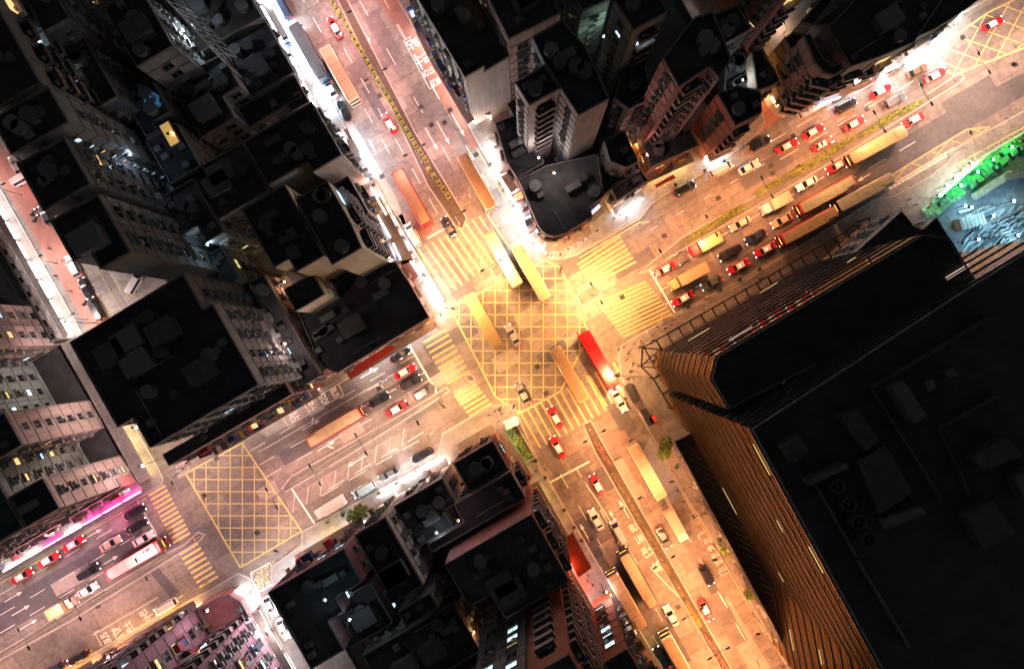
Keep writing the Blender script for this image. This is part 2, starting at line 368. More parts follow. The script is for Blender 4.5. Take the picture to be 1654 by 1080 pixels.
for t_, px, py, w, h in (('BUS', 541, 634, 2.0, 1.4), ('STOP', 523, 645, 2.2, 1.5), ('\u5df4\u58eb', 502, 657, 2.4, 2.0), ('\u7ad9', 475, 672, 2.0, 2.2)):
    struct(rtext(t_, px, py, A2 - math.pi / 2, w, h))
line([((457, 673), (465, 688)), ((465, 688), (555, 637)), ((555, 637), (547, 621))], .13)
for t_, px, py, w, h in (('BUS', 171, 1030, 2.2, 1.6), ('STOP', 190, 1021, 2.2, 1.8), ('\u5df4\u58eb', 208, 1012, 2.4, 1.6), ('\u5c0f\u5df4', 234, 994, 2.6, 1.6)):
    struct(rtext(t_, px, py, A2 + math.pi / 2, w, h))
line([((153, 1021), (166, 1046)), ((153, 1021), (160, 1017)), ((150, 1025), (255, 964)), ((166, 1046), (262, 990))], .12)
for i, t_ in enumerate(('\u5df4\u58eb', '\u7ad9', '\u53ea\u51c6', '\u505c\u7ad9', '\u5df4\u58eb')):
    struct(rtext(t_, 1143 + i * 6.2, 873 + i * 11.5, UD, 1.7, 1.0))
line([((1127, 864), (1140, 857)), ((1127, 864), (1131, 871)), ((1165, 930), (1178, 922)), ((1165, 930), (1161, 922))], .12)
for px, py, t_ in ((1488, 304, 'BUS'), (1462, 306, 'STOP')): struct(rtext(t_, px, py, A2, 1.8, .7, m=M_yellow2))
# manholes
for px, py in ((680, 173), (697, 202), (718, 198), (727, 178), (769, 250), (617, 285), (613, 155), (1073, 381), (1245, 268), (1248, 280), (1640, 105), (1636, 104), (1400, 177), (1281, 220), (1555, 61), (1020, 713), (1122, 833), (1057, 565), (1002, 565), (868, 592), (882, 635), (905, 440), (350, 740), (415, 860), (330, 800), (158, 978), (612, 627), (1005, 480), (1160, 320), (1290, 270), (1120, 380), (955, 870), (1095, 980), (1000, 605)):
    mb = MB(); mb.box((0, 0, 0), (1.0, .9, .016), 0); c = P(px, py); struct(mb.build('manhole_cover', M_dark, None, (c.x, c.y, .022), A2))
# ------------------------------------------------------------ foliage
def leaf_cloud(n, dims, size, m=0, mb=None, c=(0, 0, 0), shape='box', rnd=random):
    mb = mb or MB()
    cl = [(Vector((rnd.uniform(-1, 1), rnd.uniform(-1, 1), rnd.uniform(-1, 1)))) for _ in range(max(3, n // 14))]
    for i in range(n):
        q = rnd.choice(cl) * .85 + Vector((rnd.gauss(0, .16), rnd.gauss(0, .16), rnd.gauss(0, .16)))
        if shape == 'ball' and q.length > 1: q.normalize()
        p = Vector((q.x * dims[0], q.y * dims[1], q.z * dims[2])) + Vector(c)
        a = Vector((rnd.uniform(-1, 1), rnd.uniform(-1, 1), rnd.uniform(-.4, .4))).normalized() * size * rnd.uniform(.6, 1.3)
        b = a.cross(Vector((rnd.uniform(-.5, .5), rnd.uniform(-.5, .5), 1))).normalized() * size * rnd.uniform(.4, .8)
        mb.face([p - a, p + b, p + a, p - b], m)
    return mb
# median strips as raised kerb islands
M_isl = slab_mat('median_paving', (.13, .115, .1), (.11, .1, .09), (.05, .045, .04), .6, .6, .3)
def island(pts, label, r={}, h=.16, m=None):
    return pavement('median_island', pts, r, h, m or M_isl)
island([(534, -20), (552, -20), (672, 215), (755, 352), (748, 372), (735, 366), (690, 300), (655, 225)], '', m=mat('median_soil', (.07, .055, .04), .9, noise=.3, scale=2))
island([(1030, 442), (1100, 383), (1213, 320), (1228, 308), (1400, 208), (1500, 150), (1548, 118), (1558, 122), (1552, 134), (1490, 172), (1345, 262), (1105, 403), (1042, 440)], '')
island([(930, 480), (936, 470), (960, 458), (972, 468), (968, 480), (940, 496)], '', {1: 5})
island([(792, 432), (802, 426), (812, 440), (806, 450), (794, 446)], '')
island([(455, 788), (470, 768), (655, 664), (722, 624), (727, 632), (700, 650), (560, 738), (480, 784), (462, 795)], '')
island([(750, 607), (758, 602), (768, 609), (766, 616), (756, 617)], '')
island([(0, 1052), (240, 909), (268, 893), (300, 876), (320, 858), (332, 862), (325, 872), (276, 903), (120, 1000), (0, 1066), (-100, 1130), (-100, 1118)], '')
island([(940, 684), (955, 678), (975, 715), (1180, 1075), (1240, 1180), (1225, 1185), (1165, 1082), (960, 730)], '', m=mat('median_soil', (.07, .055, .04)))
# planter boxes
ORD = 'first second third fourth fifth sixth seventh eighth ninth tenth eleventh twelfth thirteenth fourteenth fifteenth sixteenth seventeenth eighteenth nineteenth twentieth twenty-first twenty-second twenty-third twenty-fourth'.split()
pl = thing('planter_box', 'yellow framed planter box with low green plants', 'planter', (0, 0, .16), A1)
mb = MB()
for x, y, a, b in ((0, -.42, 1.18, .07), (0, .42, 1.18, .07), (-.56, 0, .07, .9), (.56, 0, .07, .9)): mb.box((x, y, .35), (a, b, .7))
mb.build('planter_frame', mat('planter_paint', (.42, .34, .12), .6, noise=.2, scale=4), pl)
mb = MB(); mb.box((0, 0, .3), (1.02, .76, .5)); mb.build('soil', M_soil, pl)
leaf_cloud(110, (.5, .38, .15), .15, c=(0, 0, .72)).build('foliage', mat('planter_green', (.14, .22, .02), .6, noise=.4, scale=2), pl)
spots = [lerp((537, 2), (663, 221), i / 22) for i in range(23)] + [lerp((670, 233), (687, 257), i / 2) for i in range(3)] + [lerp((693, 274), (723, 315), i / 4) for i in range(5)]
for i, (px, py) in enumerate(spots):
    o = pl if i == 0 else copy_tree(pl)
    o.location = P(px, py, .8); o.location.z = .16
    o['label'] = ('planter box in the long row on the upper median, %s from the top edge' % ORD[i]) if i < 23 else ('planter box in the short run of three on the upper median, %s from the top' % ORD[i - 23]) if i < 26 else ('planter box in the lowest run on the upper median, %s from the top' % ORD[i - 26])
    o['group'] = 'planter boxes on the upper road median'
def hedge(a, b, label, w=1.1, h=1.0, n=None, m=None, nm='hedge'):
    pa, pb = P(*a), P(*b); L = (pb - pa).length; c = (pa + pb) / 2; ang = math.atan2(pb.y - pa.y, pb.x - pa.x)
    rnd = random.Random(int(a[0] * 7 + a[1]))
    o = leaf_cloud(int(n or L * 80), (L / 2, w / 2 * .9, h * .35), .2, c=(0, 0, h * .55), rnd=rnd)
    return tag(o.build(nm, m or mat('hedge_green', (.10, .14, .012), .6, noise=.5, scale=1.5, col2=(.24, .27, .03)), None, (c.x, c.y, .16), ang), label, 'hedge')
hedge((1105, 391), (1200, 334), 'yellow-green hedge on the right-hand median, the stretch nearest the crossing', 1.5)
hedge((1222, 314), (1262, 291), 'short hedge on the right median beside the street lamp pole', 1.3)
hedge((1268, 289), (1380, 222), 'long green hedge on the right median left of the orange-roofed bus', 1.5)
hedge((1388, 219), (1487, 163), 'green hedge on the right median at its far upper end beside the dark suv', 1.5)
M_fl = mat('median_shrubs_red', (.17, .09, .075), .7, noise=.5, scale=2)
M_fl2 = mat('median_shrubs_olive', (.12, .10, .05), .7, noise=.5, scale=2)
for a, b, l, m in (((962, 712), (985, 752), 'reddish shrubs on the lower median just below the crossing', M_fl), ((988, 762), (1010, 800), 'olive shrubs on the lower median beside the lane arrows', M_fl2), ((1013, 806), (1060, 888), 'dark shrub row on the lower median beside the BUS LANE lettering', M_fl2),
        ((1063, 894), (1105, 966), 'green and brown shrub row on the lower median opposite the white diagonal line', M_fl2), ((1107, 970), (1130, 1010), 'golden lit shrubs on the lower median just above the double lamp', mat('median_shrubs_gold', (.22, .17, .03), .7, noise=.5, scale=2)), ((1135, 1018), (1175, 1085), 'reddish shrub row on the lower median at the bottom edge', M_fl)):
    hedge(a, b, l, 1.0, .9, m=m, nm='shrub_row')
def tree(px, py, r, h, label, m=None):
    c = P(px, py, h); t = thing('street_tree', label, 'tree', (c.x, c.y, .14)); rnd = random.Random(int(px))
    mb = MB(); mb.bar((0, 0, 0), (.1, .05, h * .6), .14, r2=.1)
    for k in range(6):
        a = k * 1.05; mb.bar((.1, .05, h * .55), (math.cos(a) * r * .6, math.sin(a) * r * .6, h * .9), .08, r2=.03)
    mb.build('trunk', M_bark, t)
    leaf_cloud(int(420 * r), (r, r, r * .6), .2, c=(0, 0, h), shape='ball', rnd=rnd).build('crown', m or M_leaf, t)
    return t
tree(1077, 715, 1.3, 5, 'small green tree on the right pavement, upper one of the adjoining pair')
tree(1073, 731, 1.5, 5, 'small green tree on the right pavement, lower one of the adjoining pair')
tree(1171, 888, 1.1, 4, 'small round green tree alone on the lower right pavement beside the bus stop lettering')
tree(1213, 957, 1.4, 4, 'bushy yellow-green tree lowest on the lower right pavement')
tree(572, 833, 1.6, 4, 'green tree left one of two on the bright pavement by the white truck')
tree(584, 826, 1.6, 4, 'green tree right one of two on the bright pavement by the white truck')
# corner garden
gd = thing('walled_garden', 'bright green planted garden behind a white wall at the lower corner of the junction', 'garden', (*Q(833, 718), .14), A1)
leaf_cloud(1500, (3.6, 1.9, .9), .24, c=(0, 0, .9), rnd=random.Random(3)).build('foliage', mat('garden_green', (.08, .17, .02), .6, noise=.5, scale=1.2, col2=(.22, .32, .05)), gd)
mb = MB()
for x, y, a, b in ((-4, 0, .25, 4.6), (4, 0, .25, 4.6), (0, -2.2, 8.2, .25), (0, 2.2, 8.2, .25)): mb.box((x, y, .6), (a, b, 1.2))
mb.build('garden_wall', M_conc, gd)
# ------------------------------------------------------------ vehicles
def sup(L, Wd, n=4.0, k=20, fx=0.0, tf=0.0):
    out = []
    for i in range(k):
        t = 2 * math.pi * (i + .5) / k; c, s = math.cos(t), math.sin(t)
        x = L / 2 * math.copysign(abs(c) ** (2 / n), c); y = Wd / 2 * math.copysign(abs(s) ** (2 / n), s)
        if x > 0: y *= 1 - tf * (x / (L / 2)) ** 2
        out.append((x + fx, y))
    return out
PAINT = {'red': (.42, .012, .02), 'white': (.62, .61, .58), 'black': (.012, .012, .015), 'grey': (.09, .095, .1), 'silver': (.38, .39, .4), 'navy': (.02, .03, .06),
         'cream': (.5, .42, .3), 'gold': (.40, .31, .19), 'yellow': (.46, .35, .17), 'blue': (.35, .5, .55), 'roofwhite': (.6, .57, .53), 'palegreen': (.36, .4, .3), 'beige': (.45, .38, .3), 'brightred': (.6, .01, .015), 'peach': (.46, .33, .22), 'orange': (.42, .27, .16), 'brown': (.12, .07, .04)}
def paint(c): return mat('paint_' + c, PAINT[c], .35, .1, coat=.5)
protos = {}
CARP = {'sedan': (4.6, 1.78, .9, 1.42, -1.75, -1.1, .95, .25), 'taxi': (4.7, 1.7, .92, 1.47, -1.55, -1.05, 1.05, .5), 'suv': (4.8, 1.9, 1.05, 1.72, -2.25, -1.95, 1.15, .55), 'van': (5.0, 1.85, 1.1, 1.95, -2.42, -2.3, 1.9, 1.15), 'minivan': (4.8, 1.85, 1.0, 1.85, -2.25, -2.0, 1.6, .85)}
def wheels(root, L, Wd, xs, r=.32):
    for x in xs:
        for s in (-1, 1):
            mb = MB(); mb.bar((0, -.11, 0), (0, .11, 0), r, 0, 14); w = mb.build('wheel', M_black, root, (x, s * (Wd / 2 - .1), r))
            mb = MB(); mb.bar((0, -.12, 0), (0, .12, 0), r * .55, 0, 10); mb.build('rim', M_chrome, w)
def lights(root, L, Wd, z, on=True, s=.3):
    for y in (-1, 1):
        mb = MB(); mb.box((0, 0, 0), (.12, s, .16)); mb.build('headlight', M_hl if on else M_chrome, root, (L / 2 - .06, y * (Wd / 2 - .32), z))
        mb = MB(); mb.box((0, 0, 0), (.1, s, .14)); mb.build('tail_light', M_tl, root, (-L / 2 + .05, y * (Wd / 2 - .3), z + .1))
def car(kind, col, roofc=None, on=True):
    L, Wd, zb, zr, xr0, xr1, xf0, xf1 = CARP[kind]; root = obj('car', None)
    mb = MB(); rings = []
    for z, k, lk in ((.22, .95, .97), (.4, 1, 1), (zb - .18, 1, 1), (zb - .04, .94, .985), (zb, .86, .95)):
        rings.append([(x * 1.0, y, z - (.1 * (x / (L / 2)) ** 2 if z > zb - .1 and x > 0 else 0)) for x, y in sup(L * lk, Wd * k, 4.2, 24, tf=.1)])
    mb.loft(rings); mb.build('body', paint(col), root)
    wb, wr = Wd * .84 / 2, Wd * .68 / 2
    base = [(xr0, -wb), (xf0, -wb), (xf0, wb), (xr0, wb)]; top = [(xr1, -wr), (xf1, -wr), (xf1, wr), (xr1, wr)]
    mb = MB(); mb.loft([[(x, y, zb - .1) for x, y in base], [(x, y, zr - .04) for x, y in top]]); mb.build('cabin_pillars', paint(roofc or col), root)
    def pane(name, i, j):
        a0, a1 = Vector((*base[i], zb)), Vector((*base[j], zb)); b0, b1 = Vector((*top[i], zr - .06)), Vector((*top[j], zr - .06))
        nrm = (a1 - a0).cross(b0 - a0).normalized() * .012
        g = MB(); g.face([a0.lerp(a1, .05) + nrm, a0.lerp(a1, .95) + nrm, b0.lerp(b1, .95) + nrm, b0.lerp(b1, .05) + nrm]); g.build(name, M_glass, root)
    pane('side_window', 0, 1); pane('windscreen', 1, 2); pane('side_window', 2, 3); pane('rear_window', 3, 0)
    mb = MB(); Lr = xf1 - xr1
    mb.loft([[(x, y, zr - .05) for x, y in sup(Lr + .12, wr * 2 + .06, 6, 20, (xf1 + xr1) / 2)], [(x, y, zr) for x, y in sup(Lr, wr * 2 - .1, 6, 20, (xf1 + xr1) / 2)]])
    mb.build('roof', paint(roofc or col), root)
    wheels(root, L, Wd, (-L * .3, L * .3)); lights(root, L, Wd, zb - .22, on)
    for s in (-1, 1): mb = MB(); mb.box((0, 0, 0), (.18, .2, .14)); mb.build('wing_mirror', paint(col), root, (xf0 - .35, s * (Wd / 2 + .08), zb + .05))
    if kind == 'taxi': mb = MB(); mb.box((0, 0, 0), (.22, .6, .16)); mb.build('taxi_sign', mat('taxi_sign', (.8, .8, .7), .5, emit=(1, .9, .7), es=1.2), root, (-.1, 0, zr + .08))
    return root
def bus(col, roofc, L=12.0, Wd=2.5, Hh=4.35, on=True, deck=2, hl=False):
    root = obj('bus', None); n = 9
    o = sup(L, Wd, 14, 28); mb = MB(); mb.loft([[(x, y, z) for x, y in o] for z in (.35, Hh - .25)] + [[(x * .995, y * .96, Hh - .06) for x, y in o], [(x * .985, y * .88, Hh) for x, y in o]]); mb.build('body', paint(col), root)
    mb = MB(); mb.loft([[(x, y, Hh - .02) for x, y in sup(L * .965, Wd * .86, 14, 28)], [(x, y, Hh + .03) for x, y in sup(L * .96, Wd * .84, 14, 28)]]); rf = mb.build('roof', paint(roofc), root)
    for x in (-L * .28, L * .02, L * .3): mb = MB(); mb.box((0, 0, 0), (.75, .7, .08), 0, 0, .9); mb.build('roof_hatch', paint(roofc), rf, (x, 0, Hh + .07))
    for x in (-L * .44, -L * .14, L * .16, L * .42): mb = MB(); mb.box((0, 0, 0), (.05, Wd * .82, .03)); mb.build('roof_seam', mat('seam', (.1, .08, .07), .7), rf, (x, 0, Hh + .035))
    if L > 8: mb = MB(); mb.box((0, 0, 0), (1.9, 1.5, .22), 0, 0, .92); mb.build('air_conditioner', paint(roofc), rf, (-L * .38, 0, Hh + .13))
    if roofc == 'white':
        for x in (L * .455, -L * .47): mb = MB(); mb.box((0, 0, 0), (.55, Wd * .86, .04)); mb.build('roof_band', paint('brightred'), rf, (x, 0, Hh + .05))
        rtext('KMB', 0, 0, 0, 1.9, .75, paint('brightred'), parent=rf, name='roof_lettering', loc=(L * .3, .45, Hh + .14))
    for s in (-1, 1):
        for zz in ((1.75, 3.5) if deck == 2 else (1.7,)):
            mb = MB(); mb.box((0, 0, 0), (L * .86, .05, .8)); mb.build('window_band', M_glass, root, (-.2, s * Wd / 2, zz))
    for zz in ((1.7, 3.45) if deck == 2 else (1.75,)):
        mb = MB(); mb.box((0, 0, 0), (.06, Wd * .88, 1.15)); mb.build('windscreen', M_glass, root, (L / 2 - .005, 0, zz))
        mb = MB(); mb.box((0, 0, 0), (.06, Wd * .8, .7)); mb.build('rear_window', M_glass, root, (-L / 2 + .005, 0, zz))
    mb = MB(); mb.box((0, 0, 0), (.08, 1.5, .32)); mb.build('destination_display', mat('amber_display', (.1, .06, 0), .5, emit=(1, .5, .1), es=2), root, (L / 2, 0, 2.55 if deck == 2 else 2.5))
    wheels(root, L, Wd, (-L * .25, L * .3) if L > 8 else (-L * .3, L * .3), .48 if L > 8 else .36); lights(root, L, Wd, .75, on)
    for s in (-1, 1): mb = MB(); mb.box((0, 0, 0), (.15, .3, .35)); mb.build('wing_mirror', M_black, root, (L / 2 + .12, s * (Wd / 2 + .05), 2.1))
    if hl:
        for s in (-1, 1):
            l = bpy.data.lights.new('headlight_beam', 'SPOT'); l.energy = 900; l.spot_size = R(75); l.spot_blend = .8; l.color = (1, .95, .88); l.shadow_soft_size = .1
            lo = obj('headlight_beam', l, root, (L / 2 + .1, s * .85, .85)); lo.rotation_euler = (R(68), 0, R(-90))
    return root
def truck(cab, box, L=7.0, Wd=2.2, flat=False):
    root = obj('truck', None); cl = 1.7
    mb = MB(); mb.loft([[(x, y, z) for x, y in sup(cl, Wd * .94, 8, 20, L / 2 - cl / 2)] for z in (.45, 1.5)] + [[(x - .12, y * .93, 2.25) for x, y in sup(cl * .8, Wd * .94, 8, 20, L / 2 - cl / 2)]]); mb.build('cab', paint(cab), root)
    mb = MB(); mb.face([(L / 2 + .012, -Wd * .4, 1.35), (L / 2 + .012, Wd * .4, 1.35), (L / 2 - .28, Wd * .38, 2.2), (L / 2 - .28, -Wd * .38, 2.2)]); mb.build('windscreen', M_glass, root)
    for s in (-1, 1): mb = MB(); mb.box((0, 0, 0), (.8, .04, .6)); mb.build('side_window', M_glass, root, (L / 2 - .75, s * Wd * .46, 1.75))
    mb = MB(); mb.box((-.1, 0, .7), (L - .3, Wd * .5, .25)); mb.build('chassis', M_dark, root)
    bl = L - cl - .25; bx = -L / 2 + bl / 2
    mb = MB(); mb.box((bx, 0, 2.0), (bl, Wd, 2.3)); cb = mb.build('cargo_box', paint(box), root)
    mb = MB()
    for k in range(5): mb.box((bx - bl * .4 + bl * .2 * k, 0, 3.17), (.06, Wd * .98, .05))
    mb.box((bx, Wd / 2 - .05, 3.17), (bl * .98, .08, .06)); mb.box((bx, -Wd / 2 + .05, 3.17), (bl * .98, .08, .06)); mb.build('roof_rib', paint(box), cb)
    wheels(root, L, Wd, (-L * .28, L * .34), .42); lights(root, L, Wd, .7)
    for s in (-1, 1): mb = MB(); mb.box((0, 0, 0), (.12, .2, .3)); mb.build('wing_mirror', M_black, root, (L / 2 - .3, s * (Wd / 2 + .15), 1.9))
    return root
def bike(col):
    root = obj('motorcycle', None)
    for x in (-.68, .68):
        mb = MB(); mb.bar((0, -.06, 0), (0, .06, 0), .3, 0, 14); mb.build('wheel', M_black, root, (x, 0, .3))
    mb = MB(); mb.loft([[(x, y * k, z) for x, y in sup(l, .34, 3, 12, fx)] for z, k, l, fx in ((.35, .7, .9, 0), (.6, 1, 1.0, 0), (.82, .8, .8, .12), (.95, .5, .4, .25))]); mb.build('body', paint(col), root)
    mb = MB(); mb.box((-.35, 0, .8), (.65, .26, .12)); mb.build('seat', M_black, root)
    mb = MB(); mb.bar((.5, -.36, 1.05), (.5, .36, 1.05), .02); mb.bar((.68, 0, .3), (.48, 0, 1.05), .035); mb.build('handlebar', M_chrome, root)
    mb = MB(); mb.box((-.8, 0, .95), (.36, .36, .3), 0, 0, .9); mb.build('top_box', M_dark, root)
    mb = MB(); mb.box((.66, 0, .85), (.08, .18, .16)); mb.build('headlight', M_hl, root)
    return root
# ---- person prototypes (one continuous skinned body)
def person_mesh(pose):
    vs, es, rs = [], [], []
    def v(p, r, par=None):
        vs.append(p); rs.append(r)
        if par is not None: es.append((par, len(vs) - 1))
        return len(vs) - 1
    st = pose == 'stand'; lean = 0 if st else .12; hz = .92 if st else .85
    pel = v((0, 0, hz), .13); ch = v((lean, 0, hz + .33), .145, pel); nk = v((lean + .03, 0, hz + .56), .055, ch); hd = v((lean + .05, 0, hz + .68), .085, nk); v((lean + .05, 0, hz + .8), .08, hd)
    for s in (-1, 1):
        hp = v((0, .1 * s, hz - .05), .095, pel)
        kn = v((.1 * s, .11 * s, .5) if st else (.42, .2 * s, .78), .062, hp); an = v((-.02 + .12 * s, .11 * s, .09) if st else (.3, .2 * s, .38), .042, kn); v((.16 + .12 * s, .12 * s, .04) if st else (.48, .2 * s, .34), .036, an)
        sh = v((lean, .19 * s, hz + .46), .055, ch); el = v((lean + .03 * s, .25 * s, hz + .2) if st else (lean + .25, .28 * s, hz + .3), .042, sh)
        wr = v((lean + .1 + .05 * s, .26 * s, hz - .03) if st else (lean + .42, .3 * s, hz + .26), .028, el); d = Vector((.03, 0, -.09)) if st else Vector((.08, 0, -.02))
        pm = v(tuple(Vector(vs[wr]) + d * .7), .034, wr)
        for i, fl in enumerate((.07, .08, .075, .06)):
            a = v(tuple(Vector(vs[pm]) + Vector(((i - 1.5) * .018, 0, 0) if st else (0, (i - 1.5) * .018, 0)) + d * .45), .009, pm); v(tuple(Vector(vs[a]) + d.normalized() * fl + Vector((0, -.02 * s, 0))), .008, a)
        t = v(tuple(Vector(vs[wr]) + d * .6 + Vector((.03, 0, .0))), .01, pm); v(tuple(Vector(vs[t]) + d * .4 + Vector((.02, 0, 0))), .009, t)
    me = bpy.data.meshes.new('person'); me.from_pydata(vs, es, []); o = bpy.data.objects.new('p', me); C.objects.link(o)
    md = o.modifiers.new('s', 'SKIN')
    for i, r in enumerate(rs): me.skin_vertices[0].data[i].radius = (r, r)
    me.skin_vertices[0].data[0].use_root = True
    o.modifiers.new('b', 'SUBSURF').levels = 1
    dg = bpy.context.evaluated_depsgraph_get(); out = bpy.data.meshes.new_from_object(o.evaluated_get(dg)); bpy.data.objects.remove(o)
    return out, (lean + .05, hz + .76)
skin = mat('skin', (.4, .24, .17), .6); hair = mat('hair', (.02, .015, .012), .7)
PM = {}
for pose in ('stand', 'ride'):
    me, (hx, hzz) = person_mesh(pose)
    for c, rgb in (('black', (.02, .02, .025)), ('white', (.6, .58, .55)), ('blue', (.05, .1, .25)), ('red', (.4, .04, .04))):
        m2 = me.copy(); m2.materials.clear(); m2.materials.append(mat('clothes_' + c, rgb, .8)); m2.materials.append(skin); m2.materials.append(mat('trousers', (.03, .03, .05), .8))
        for p in m2.polygons:
            z = p.center.z; p.material_index = 1 if z > hzz - .2 or (abs(p.center.y) > .23 and z < hzz - .72 and pose == 'stand') else (2 if z < hzz - .75 else 0)
        PM[pose, c] = m2
    h = MB(); h.loft([[(hx - .02 + math.cos(t) * r, math.sin(t) * r * .85, z) for t in [k * math.pi / 5 for k in range(10)]] for z, r in ((hzz - .04, .1), (hzz + .03, .112), (hzz + .09, .09), (hzz + .125, .04))]); PM[pose, 'hair'] = h.mesh('hair', [hair if pose == 'stand' else mat('helmet', (.4, .4, .42), .3)])
def person(px, py, pose, c, rz, label, group=None, z=.144):
    q = P(px, py, 1.4); o = tag(obj('person', PM[pose, c], None, (q.x, q.y, z), rz), label, 'person', group)
    obj('hair' if pose == 'stand' else 'helmet', PM[pose, 'hair'], o); return o
def place(key, maker, px, py, ang, label, cat, name, z=.9, group=None):
    if key not in protos: protos[key] = maker(); o = protos[key]
    else: o = copy_tree(protos[key])
    q = P(px, py, z); o.location = (q.x, q.y, 0.022); o.rotation_euler = (0, 0, ang); o.name = name
    tag(o, label, cat, group); return o
UPR, DNR, EA, WE = up1, A1, A2, w2
D = {'U': UPR, 'D': DNR, 'E': EA, 'W': WE, 'e': R(28.6), 'w': R(208.6)}
def taxi(px, py, d, l): place(('taxi', 1), lambda: car('taxi', 'red', 'roofwhite'), px, py, D[d], l, 'taxi', 'taxi')
def auto(k, c, px, py, d, l): place((k, c), lambda: car(k, c), px, py, D[d] if isinstance(d, str) else d, l, 'van' if k in ('van', 'minivan') else 'car', {'sedan': 'parked_car' if False else 'car', 'suv': 'car', 'van': 'van', 'minivan': 'van'}[k])
def dbus(c, r, px, py, d, l, hl=False, z=4.35): place(('bus', c, r, hl), lambda: bus(c, r, hl=hl), px, py, D[d], l, 'bus', 'double_decker_bus', z)
# northern road
dbus('navy', 'grey', 497, 82, 'U', 'dark-roofed bus at the left kerb of the top road, ahead of a white car')
auto('van', 'navy', 458, 14, 'U', 'dark navy van at the very top of the left lane, against the bright pavement')
auto('sedan', 'white', 533, 142, 'U', 'white saloon car at the left kerb between the dark bus and a black car')
auto('sedan', 'black', 555, 179, 'U', 'black saloon car at the left kerb right behind the white saloon')
taxi(541, 45, 'U', 'pinkish red taxi at the top of the road beside the planter median')
taxi(629, 200, 'U', 'red taxi alone in the lane left of the planter median, halfway down the top road')
dbus('peach', 'orange', 547, 118, 'U', 'orange-roofed double decker passing the parked white saloon')
dbus('red', 'orange', 664, 318, 'U', 'red-ended bus with an orange roof above the white van near the upper crossing')
dbus('peach', 'orange', 770, 293, 'D', 'orange-roofed bus in the right half of the top road above the crossing stripes')
auto('van', 'white', 667, 379, 'U', 'white van with dark windscreen at the left end of the upper crossing')
auto('sedan', 'black', 725, 367, 'U', 'black car driving over the upper crossing at the end of the median')
dbus('yellow', 'cream', 812, 418, 'D', 'cream-roofed bus over the upper crossing, left one of the two side by side')
dbus('cream', 'gold', 858, 440, 'D', 'gold-roofed bus entering the yellow box, right one of the two side by side')
dbus('gold', 'yellow', 781, 518, 'U', 'yellow-roofed bus on the left part of the yellow box junction')
auto('sedan', 'silver', 828, 541, 'U', 'silver car with black windows in the middle of the yellow box junction')
dbus('yellow', 'orange', 920, 605, 'D', 'orange-yellow bus leaving the yellow box over the crossing')
dbus('brightred', 'brightred', 967, 580, 'D', 'bright red double decker bus at the right of the junction', True)
auto('sedan', 'grey', 845, 636, 'U', 'grey car with dark windows at the lower corner of the yellow box')
auto('sedan', 'white', 1001, 648, 'D', 'white car added for the headlight glare right in front of the red double decker')  # car added where the red bus headlights glare on the road
# southern road
taxi(897, 674, 'U', 'red taxi crossing the lower pedestrian stripes, uppermost of the southern taxis')
taxi(901, 722, 'U', 'red taxi at the lower stop line beside the corner garden')
taxi(965, 783, 'U', 'red taxi in the lane beside the lower median, below the stop line')
auto('sedan', 'white', 963, 839, 'U', 'white car between the two pairs of white lane arrows on the lower road')
dbus('cream', 'peach', 1046, 762, 'D', 'peach-roofed bus beside the blue-grey bus bay on the lower road')
truck_ = lambda c, b, px, py, d, l, L=7.0: place(('truck', c, b, L), lambda: truck(c, b, L), px, py, D[d], l, 'truck', 'box_truck', 3.0)
truck_('white', 'beige', 1094, 851, 'D', 'pale box truck behind the peach bus on the lower road')
auto('sedan', 'grey', 1072, 868, 'D', 'grey car beside the lower median, opposite the BUS LANE lettering')
auto('van', 'silver', 999, 858, 'U', 'silver van just left of the BUS LANE lettering')
dbus('peach', 'peach', 1013, 972, 'U', 'peach-roofed bus in the kerb lane at the bottom, left one of the adjacent pair')
dbus('navy', 'peach', 1032, 938, 'U', 'blue-fronted bus with peach roof, right one of the adjacent pair at the bottom')
auto('sedan', 'white', 1084, 994, 'U', 'white car below the long white diagonal line')
auto('sedan', 'black', 1141, 928, 'D', 'black car beside the bus stop lettering on the lower right lane')
taxi(1140, 985, 'D', 'red taxi beside the golden shrubs of the lower median')
dbus('white', 'orange', 1100, 1072, 'U', 'orange-roofed bus with white front at the bottom edge of the lower road')
auto('suv', 'navy', 1068, 1062, 'U', 'dark blue car left of the white-fronted bus at the bottom edge')
# eastern road, upper carriageway
place(('mb', 'red'), lambda: bus('roofwhite', 'roofwhite', 6.6, 2.0, 2.6, deck=1), 1318, 170, D['e'], 'pale-roofed minibus with red ends nearest the side street mouth', 'minibus', 'minibus', 2.6)
auto('sedan', 'white', 1358, 148, 'e', 'white car with large dark roof window ahead of the pale minibus')
taxi(1400, 127, 'e', 'red taxi directly ahead of the white car along the upper kerb')
auto('sedan', 'black', 1447, 105, 'e', 'black car along the upper kerb next to the parked motorcycles')
auto('sedan', 'brown', 1482, 114, 'e', 'dark brown car in the second lane, last before the upper box junction')
taxi(1511, 122, 'e', 'red taxi at the edge of the upper right box junction')
taxi(1604, 39, 'e', 'red taxi driving alone inside the upper right box junction')
taxi(1423, 147, 'e', 'red taxi between the black car and the dark suv')
auto('suv', 'grey', 1445, 163, 'e', 'dark suv beside the far end of the green hedge')
auto('minivan', 'black', 1366, 171, 'e', 'black people carrier just right of the pale minibus')
taxi(1380, 200, 'e', 'red taxi in the lane beside the hedge, behind the dark suv')
taxi(1314, 213, 'e', 'red taxi, upper one of three near the middle of the upper carriageway')
taxi(1272, 236, 'e', 'red taxi, leftmost of the three waiting near the dark car')
taxi(1329, 233, 'e', 'red taxi, lowest of the three, beside the long green hedge')
auto('sedan', 'black', 1228, 232, 'e', 'black car pulling out at the side street mouth')
auto('van', 'white', 1165, 273, 'e', 'white van at the upper kerb beside the bright canopy')
